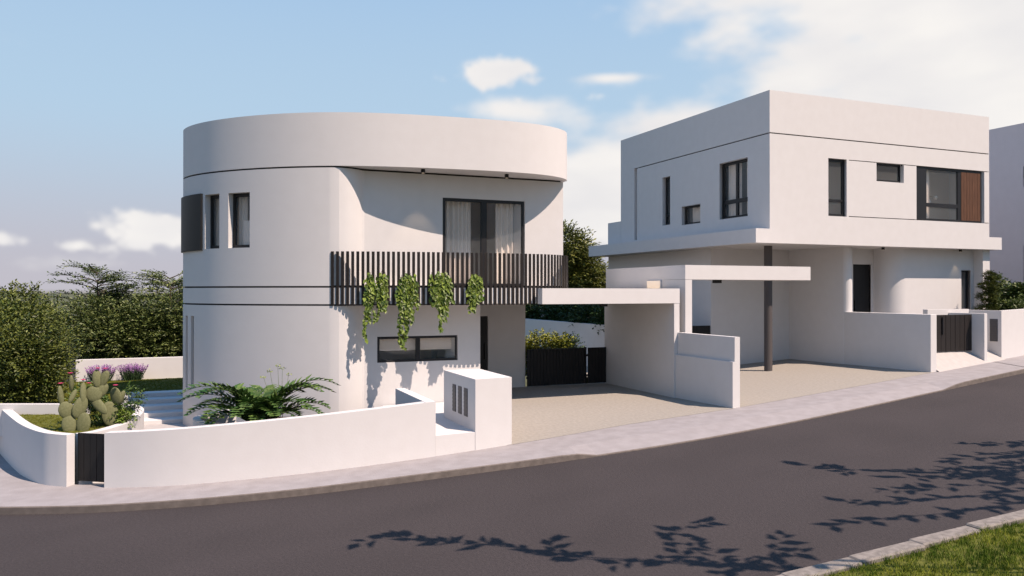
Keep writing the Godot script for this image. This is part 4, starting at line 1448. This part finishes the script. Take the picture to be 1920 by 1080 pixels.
func lavender(called: String, label: String, base: Vector3) -> void:
	var t := thing(called, label, "flower", base, "lavender clumps by the white garden wall")
	var gr := MB.new()
	var fl := MB.new()
	for i in 150:
		var a := rng.randf() * TAU
		var rr := sqrt(rng.randf())
		var p := base + Vector3(cos(a) * rr * 0.26, 0, sin(a) * rr * 0.16)
		var d := Vector3(cos(a) * rr * 0.5, 1.0, sin(a) * rr * 0.3).normalized()
		var l := rng.randf_range(0.33, 0.52)
		gr.col = leafcol(Color(0.03, 0.06, 0.03), Color(0.07, 0.11, 0.05))
		var side := d.cross(rdir()).normalized()
		gr.ftri(p - side * 0.012, p + side * 0.012, p + d * l)
		for k in 6:
			gr.col = leafcol(Color(0.03, 0.06, 0.03), Color(0.08, 0.12, 0.05))
			var ld := (d + rdir() * 0.7).normalized()
			gr.leaf(p + d * l * rng.randf_range(0.1, 0.75), ld, ld.cross(rdir()).normalized(), 0.07, 0.014, 0.1)
		for k in 9:
			fl.col = leafcol(Color(0.20, 0.09, 0.26), Color(0.45, 0.22, 0.50))
			var ld := (d * 0.6 + rdir() * 0.8).normalized()
			fl.leaf(p + d * l * (0.8 + 0.035 * k), ld, ld.cross(rdir()).normalized(), 0.035, 0.024, 0.2)
	part(t, "stems", gr, M.leaf_matte)
	part(t, "flower_spikes", fl, M.leaf_matte)

func cactus() -> void:
	# prickly pear: pads given as [du, y, dw, half width, half height, lean, turn]
	var base := P(-1.62, 0.92, 16.5)
	var t := thing("prickly_pear", "prickly pear cactus with pink flowers in the corner bed", "cactus", base)
	var pads := [
		[-0.28, 0.10, -0.05, 0.15, 0.20, 0.05, 0.1], [0.02, 0.10, -0.08, 0.15, 0.22, -0.1, -0.2], [-0.34, 0.36, -0.02, 0.16, 0.17, 0.25, 0.2], [-0.06, 0.40, -0.02, 0.15, 0.22, -0.35, 0.3],
		[-0.46, 0.62, 0.0, 0.065, 0.20, 0.1, 0.5], [0.0, 0.66, 0.02, 0.075, 0.21, -0.1, 0.6], [-0.22, 0.60, 0.03, 0.06, 0.15, -0.5, 0.4], [-0.25, 0.84, 0.05, 0.055, 0.16, 0.12, 0.9],
		[0.22, 0.62, 0.08, 0.18, 0.16, 0.1, -0.1], [0.32, 0.42, 0.05, 0.11, 0.24, 0.75, -0.3], [0.28, 0.90, 0.1, 0.10, 0.18, 0.05, 0.2], [0.42, 0.88, 0.1, 0.10, 0.19, -0.4, -0.2], [0.40, 0.68, 0.1, 0.11, 0.15, -0.5, 0.3],
		[0.55, 0.22, 0.2, 0.18, 0.25, 0.1, 0.2], [0.68, 0.55, 0.2, 0.14, 0.18, 0.15, -0.5], [0.80, 0.52, 0.22, 0.07, 0.14, -0.3, 0.5]]
	for p in pads:
		var mb := MB.new()
		mb.ball(Vector3.ZERO, Vector3(p[3] * 0.82, p[4] * 0.95, 0.04), 14, 9)
		var o := part(t, "pad", mb, M.cactus)
		o.position = Vector3(p[0] * 0.78, p[1] + 0.05, -p[2])
		o.rotation = Vector3(rng.randf_range(-0.2, 0.2), p[6], p[5])
	for f in [[-0.47, 0.88], [-0.27, 1.06], [0.30, 1.13], [0.46, 1.12], [0.68, 0.80], [0.0, 0.93], [0.12, 0.86]]:
		var mb := MB.new()
		for k in 9:
			var a := TAU * k / 9
			var d := Vector3(cos(a), 0.55, sin(a)).normalized()
			mb.leaf(Vector3.ZERO, d, d.cross(Vector3.UP).normalized(), 0.06, 0.035, 0.15)
		var o := part(t, "flower", mb, M.pink)
		o.position = Vector3(f[0] * 0.78, f[1], -0.05 if f[0] < 0.1 else -0.1)
	# companions in the bed
	var cl := []
	for k in 8:
		cl.append([P(-1.35 + 0.12 * k - 0.35, 1.15 + rng.randf_range(-0.1, 0.42), 17.05 + rng.randf_range(-0.15, 0.2)), Vector3(0.2, 0.22, 0.2)])
	shrub("bed_shrub", "green leafy shrub growing behind the prickly pear", "shrub", "", P(-1.3, 0.95, 17.05), cl, 620, 0.14, 5, 0.06, 0.035, Color(0.025, 0.06, 0.015), Color(0.09, 0.14, 0.025), 0.02)
	cl = []
	for k in 5:
		cl.append([P(-0.98 + rng.randf_range(-0.12, 0.12), 1.06 + rng.randf_range(-0.05, 0.2), 16.85 + rng.randf_range(-0.15, 0.15)), Vector3(0.13, 0.12, 0.13)])
	shrub("bed_herb", "bright green low plant trailing over the curved bed rim", "plant", "", P(-1.0, 0.95, 16.85), cl, 160, 0.1, 5, 0.055, 0.04, Color(0.08, 0.14, 0.02), Color(0.17, 0.23, 0.04), 0.015)

func frond(lf: MB, st: MB, p: Vector3, az: float, rise: float, l: float, ll: float, ca: Color, cb: Color) -> void:
	var n := 22
	var q := p
	var el := rise
	var pts := [p]
	var rad := [0.014]
	for i in n:
		var f := float(i) / n
		el -= (rise + 0.55) / n * (0.45 + 1.1 * f)
		var d := Vector3(cos(az) * cos(el), sin(el), sin(az) * cos(el))
		q += d * l / n
		pts.append(q)
		rad.append(lerpf(0.012, 0.002, f))
		if i < 3:
			continue
		var side := d.cross(Vector3.UP).normalized()
		var up := side.cross(d).normalized()
		var k := ll * (0.45 + 0.75 * sin(PI * clampf(f * 0.95 + 0.1, 0, 1)))
		for s in [-1.0, 1.0]:
			var ld: Vector3 = (side * s + d * 0.55 + up * rng.randf_range(0.15, 0.45)).normalized()
			lf.col = leafcol(ca, cb)
			lf.leaf(q, ld, ld.cross(up).normalized(), k * rng.randf_range(0.85, 1.15), 0.10, 0.12)
	st.col = Color(0.05, 0.08, 0.025)
	st.tube(pts, rad, 4)

func fern() -> void:
	var base := P(1.45, 0.75, 16.0)
	var t := thing("giant_fern", "large arching fern behind the white garden wall", "plant", base)
	var lf := MB.new()
	var st := MB.new()
	# azimuth in the x/z plane; fronds to the left, right, towards the wall and back
	for e in [[3.05, 1.15, 2.0], [3.35, 0.95, 1.9], [2.75, 1.25, 1.8], [0.1, 1.2, 2.0], [-0.1, 1.0, 1.9], [0.4, 1.3, 1.7], [0.8, 1.05, 1.5], [1.4, 1.0, 1.3], [2.1, 1.0, 1.4], [2.5, 0.9, 1.5], [-0.7, 1.2, 1.5], [-1.4, 1.25, 1.5], [-2.2, 1.2, 1.6], [3.7, 0.9, 1.5], [0.2, 0.85, 1.5], [1.0, 0.9, 1.2], [1.8, 0.85, 1.2], [2.9, 0.85, 1.6], [4.4, 1.2, 1.5], [0.0, 1.35, 1.6], [3.1, 1.35, 1.6], [1.2, 1.3, 1.3], [2.0, 1.3, 1.3], [0.6, 0.8, 1.4], [2.4, 0.75, 1.4]]:
		frond(lf, st, base + Vector3(rng.randf_range(-0.1, 0.1), 0, rng.randf_range(-0.1, 0.1)), e[0] + rng.randf_range(-0.08, 0.08), e[1] + 0.14, e[2] * 0.98, 0.29, Color(0.024, 0.065, 0.016), Color(0.09, 0.14, 0.035))
	part(t, "fronds", lf, M.leaf)
	part(t, "stalks", st, M.leaf_matte)
	var b2 := P(1.85, 0.6, 16.4)
	var s := thing("flower_sprigs", "thin lime green flowering sprigs rising from the middle of the fern", "plant", b2)
	var mb := MB.new()
	var stem := MB.new()
	for e in [[-0.5, 1.2], [-0.3, 1.32], [-0.05, 1.42], [0.1, 1.36], [0.3, 1.24]]:
		var tip := b2 + Vector3(e[0] * 0.6, e[1], 0.05)
		stem.col = Color(0.12, 0.16, 0.05)
		stem.tube([b2, b2.lerp(tip, 0.5) + Vector3(0.02, 0.03, 0), tip], [0.006, 0.005, 0.003], 4)
		for k in 14:
			mb.col = leafcol(Color(0.2, 0.26, 0.05), Color(0.34, 0.38, 0.1))
			var d := rdir()
			mb.leaf(tip + rdir() * 0.05 * Vector3(1, 0.4, 1), d, d.cross(rdir()).normalized(), 0.04, 0.02, 0.1)
	part(s, "stems", stem, M.leaf_matte)
	part(s, "florets", mb, M.leaf_matte).set_meta("kind", "stuff")

func vines() -> void:
	var path := offset_path(ring_path(17, 39), -0.10)
	var pl := path_len(path)
	var names := ["longest trailing vine on the balcony, the leftmost of four", "second trailing vine from the left on the balcony railing", "third trailing vine from the left on the balcony railing", "shortest trailing vine on the balcony, the rightmost of four"]
	var spec := [[4.22, 0.2, 3.93, 1.95, -0.12], [4.92, 0.2, 3.93, 2.1, -0.08], [5.66, 0.25, 3.97, 2.55, 0.03], [6.5, 0.17, 3.93, 2.95, -0.02]]
	for i in 4:
		var e: Array = spec[i]
		var s0 := s_at_u(path, e[0])
		var c0 := at_s(path, pl, s0)
		var t := thing("trailing_vine", names[i], "vine", P(c0.x, 3.17, c0.y), "trailing vines on the balcony railing")
		var lf := MB.new()
		var st := MB.new()
		for k in 20:
			var off := rng.randf_range(-1, 1)
			var s: float = s0 + off * e[1]
			var c := at_s(path, pl, s)
			var top: float = e[2] + rng.randf_range(-0.18, 0.04)
			var reach: float = lerpf(e[2] - 0.5, e[3], pow(rng.randf(), 1.6) * (1.0 - 0.75 * absf(off - e[4] * 4.0) * 0.8))
			var nrm := Vector3(rng.randf_range(-0.3, 0.3), 0, 1)
			var pts := [P(c.x, top, c.y)]
			var rad := [0.006]
			var q: Vector3 = pts[0]
			var y := top
			var drift: float = e[4] * 0.5 + rng.randf_range(-0.05, 0.05)
			while y > reach:
				y -= 0.038
				q += Vector3(rng.randfn() * 0.012 + drift * 0.03, -0.038, rng.randfn() * 0.006)
				var zmin := -(c.y - 0.02)
				q.z = clampf(q.z, zmin - 0.02, zmin + 0.09)
				pts.append(q)
				rad.append(0.005)
				var d := Vector3(rng.randfn() * 0.6, -0.8, 0.2 + rng.randf() * 0.35).normalized()
				lf.col = leafcol(Color(0.035, 0.07, 0.01), Color(0.15, 0.20, 0.03))
				lf.leaf(q, d, d.cross(Vector3(rng.randfn() * 0.5, 0.2 + rng.randf() * 0.6, 1)).normalized(), rng.randf_range(0.09, 0.15), rng.randf_range(0.07, 0.11), 0.12)
			st.tube(pts, rad, 3)
		part(t, "stems", st, M.bark)
		part(t, "leaves", lf, M.leaf)

# trees on the near verge, out of the picture, whose shade falls on the road
func shade_trees() -> void:
	var sun := Vector3(0.3851, 1.0, 0.5747)
	var spec := [["verge_tree", "broad-leaved tree on the near verge whose branches shade the middle of the road", P(12.2, 0.6, 1.4), 8.2,
		[[[2.5, 10.6], [3.2, 9.95], [3.9, 9.3], [4.6, 8.5]], [[4.6, 9.5], [4.3, 9.0], [4.5, 8.5]], [[6.6, 9.05], [5.9, 8.7], [5.6, 8.1], [5.9, 7.5], [6.4, 6.9]], [[5.0, 8.3], [5.5, 7.8], [6.2, 7.3]], [[6.9, 7.9], [6.5, 7.5], [6.3, 7.0]]]],
		["verge_tree", "broad-leaved tree on the near verge whose crown shades the road at the right", P(19.5, 1.2, 4.0), 8.4,
		[[[9.8, 10.8], [10.2, 10.0], [11.0, 9.2], [12.2, 8.6], [14.0, 8.0]], [[11.5, 9.3], [12.0, 9.0], [13.2, 8.6]], [[12.9, 9.2], [13.6, 8.9], [14.6, 8.4]], [[8.7, 8.75], [9.6, 8.2], [10.6, 7.9], [12.0, 7.6]], [[7.8, 8.0], [8.8, 7.8], [9.8, 7.5]], [[10.4, 9.2], [11.2, 8.7], [12.0, 8.2]], [[13.2, 10.2], [14.0, 9.6], [15.0, 9.0]], [[11.0, 8.8], [12.0, 8.5], [13.4, 8.2]], [[12.0, 9.5], [13.0, 9.2], [14.4, 8.8]], [[10.0, 8.6], [11.0, 8.3], [12.4, 7.9]], [[9.6, 7.6], [10.6, 7.4], [11.8, 7.2]]]]]
	for e in spec:
		var base: Vector3 = e[2]
		var t := thing(e[0], e[1], "tree", base, "trees on the near verge")
		var br := MB.new()
		var lf := MB.new()
		var crown := base + Vector3(0, 5.2, 0)
		br.tube([base - Vector3(0, 0.2, 0), base + Vector3(0.1, 2.6, 0.05), crown], [0.24, 0.18, 0.13], 12)
		for b in e[4]:
			var pts := []
			for j in b.size():
				var hh: float = e[3] - 0.5 * j / b.size() + rng.randf_range(-0.1, 0.1)
				pts.append(P(b[j][0], street(b[j][0]) - 0.12, b[j][1]) + Vector3(sun.x, sun.y, sun.z) * hh)
			pts.append(pts[-1].lerp(crown, 0.55) - Vector3(0, 0.3, 0))
			pts.append(crown)
			pts.reverse()
			var rad := []
			for j in pts.size():
				rad.append(lerpf(0.022, 0.003, float(j) / (pts.size() - 1)))
			br.tube(pts, rad, 5)
			for j in range(2, pts.size() - 1):
				var len_: float = pts[j].distance_to(pts[j + 1])
				var cnt := int(len_ / 0.10)
				for k in cnt:
					var q: Vector3 = pts[j].lerp(pts[j + 1], float(k) / cnt)
					var d: Vector3 = ((pts[j + 1] - pts[j]).normalized() * 0.8 + rdir() * 0.9).normalized()
					if rng.randf() < 0.12:
						twig(lf, q, d, rng.randf_range(0.2, 0.5), 4, 0.30, 0.16, Color(0.03, 0.06, 0.015), Color(0.07, 0.11, 0.03), Vector3(0, -0.2, 0))
					else:
						lf.col = leafcol(Color(0.03, 0.06, 0.015), Color(0.07, 0.11, 0.03))
						lf.leaf(q, d, d.cross(sun + rdir() * 0.35).normalized(), rng.randf_range(0.24, 0.42), rng.randf_range(0.12, 0.18), 0.05)
		# rest of the crown, over the verge away from the road
		var cl := []
		for k in 8:
			cl.append([crown + Vector3(rng.randf_range(0.2, 2.6), rng.randf_range(0.5, 2.6), rng.randf_range(0.2, 2.8)), Vector3(0.9, 0.7, 0.9)])
		foliage(lf, cl, 380, 0.7, 6, 0.26, 0.12, Color(0.03, 0.06, 0.015), Color(0.07, 0.11, 0.03))
		for c in cl:
			br.tube([crown, crown.lerp(c[0], 0.5) + Vector3(0, 0.2, 0), c[0]], [0.07, 0.045, 0.015], 5)
		part(t, "trunk", br, M.bark)
		part(t, "crown", lf, M.leaf)

# ------------------------------------------------------------------ sky
func make_sky() -> Sky:
	var W := 2048
	var H := 1024
	var im := Image.create(W, H, false, Image.FORMAT_RGBF)
	var f := FastNoiseLite.new()
	f.seed = 12
	f.noise_type = FastNoiseLite.TYPE_SIMPLEX_SMOOTH
	f.fractal_octaves = 5
	f.fractal_gain = 0.52
	f.frequency = 1.0
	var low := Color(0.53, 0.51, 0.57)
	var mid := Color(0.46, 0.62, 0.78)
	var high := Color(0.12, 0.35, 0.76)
	# cloud banks: azimuth and height of the middle, half width and half height (degrees), weight
	var banks := [[54.0, 22.0, 20.0, 7.0, 0.72, 0], [56.0, 12.0, 17.0, 6.5, 1.15, 0], [37.0, 21.0, 9.0, 2.2, 0.5, 0], [29.5, 6.5, 6.5, 4.6, 1.1, 0],
		[21.4, 15.2, 3.4, 1.7, 0.86, 1], [23.5, 12.9, 6.0, 1.1, 0.62, 0], [22.6, 13.1, 3.4, 1.0, 0.6, 1], [27.8, 13.6, 2.4, 0.9, 0.5, 1], [30.2, 15.0, 2.6, 0.35, 0.5, 0], [33.5, 11.8, 4.0, 0.9, 0.45, 0],
		[-1.6, 3.7, 3.4, 2.0, 0.85, 1], [-5.0, 2.9, 2.6, 0.7, 0.55, 1], [-10.5, 3.1, 2.6, 0.6, 0.55, 1], [-7.0, 1.6, 9.0, 0.9, 0.3, 0], [2.0, 12.0, 14.0, 6.0, 0.1, 0], [-6.0, 17.0, 9.0, 4.0, 0.16, 0]]
	for y in H:
		var el := (0.5 - (y + 0.5) / H) * 180.0
		if el < -2.0:
			var c := Color(0.36, 0.34, 0.33)
			for x in W:
				im.set_pixel(x, y, c)
			continue
		var e := deg_to_rad(maxf(el, 0.0))
		for x in W:
			var az := wrapf((x + 0.5) / W * 360.0, -180.0, 180.0)
			var a := deg_to_rad(az)
			var d := Vector3(sin(a) * cos(e), sin(e), -cos(a) * cos(e))
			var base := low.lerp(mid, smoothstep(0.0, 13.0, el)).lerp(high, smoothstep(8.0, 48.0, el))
			var pl := d / (d.y + 0.16)
			var n := f.get_noise_3d(pl.x * 0.9, pl.z * 0.9, 3.0) * 0.35 + 0.65 * f.get_noise_3d(d.x * 8.0, d.y * 17.0, d.z * 8.0)
			var m := 0.0
			var hard := 0.0
			for b in banks:
				var dx: float = (az - b[0]) / b[2]
				if absf(dx) > 2.2:
					continue
				var dy: float = (el - b[1]) / b[3]
				if dy < 0.0 and b[5] > 0.5:
					dy *= 1.5
				var g: float = b[4] * exp(-dx * dx - dy * dy)
				if b[5] > 0.5:
					hard = maxf(hard, g)
				else:
					m += g
			# elsewhere unseen broken cloud, its cover set to lift the fill on shaded faces
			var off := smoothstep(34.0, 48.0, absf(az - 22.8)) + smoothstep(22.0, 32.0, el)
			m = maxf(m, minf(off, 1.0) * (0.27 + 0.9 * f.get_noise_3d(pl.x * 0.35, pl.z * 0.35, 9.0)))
			var den := smoothstep(0.34, 0.86, m + n * 0.62)
			if hard > 0.02:
				var puff := f.get_noise_3d(d.x * 22.0, d.y * 34.0, d.z * 22.0)
				den = maxf(den, smoothstep(0.36, 0.66, hard + puff * 0.42 + n * 0.2))
			var lit := clampf(0.80 + 0.30 * f.get_noise_3d(d.x * 5.0 + 2.0, d.y * 14.0 + 0.6, d.z * 5.0), 0.6, 1.0)
			var cl := Color(0.60, 0.61, 0.68).lerp(Color(0.93, 0.90, 0.87), clampf(lit * 1.1 - 0.1, 0, 1))
			im.set_pixel(x, y, base.lerp(cl, den))
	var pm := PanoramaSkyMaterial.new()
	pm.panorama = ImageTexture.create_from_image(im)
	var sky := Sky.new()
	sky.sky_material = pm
	return sky
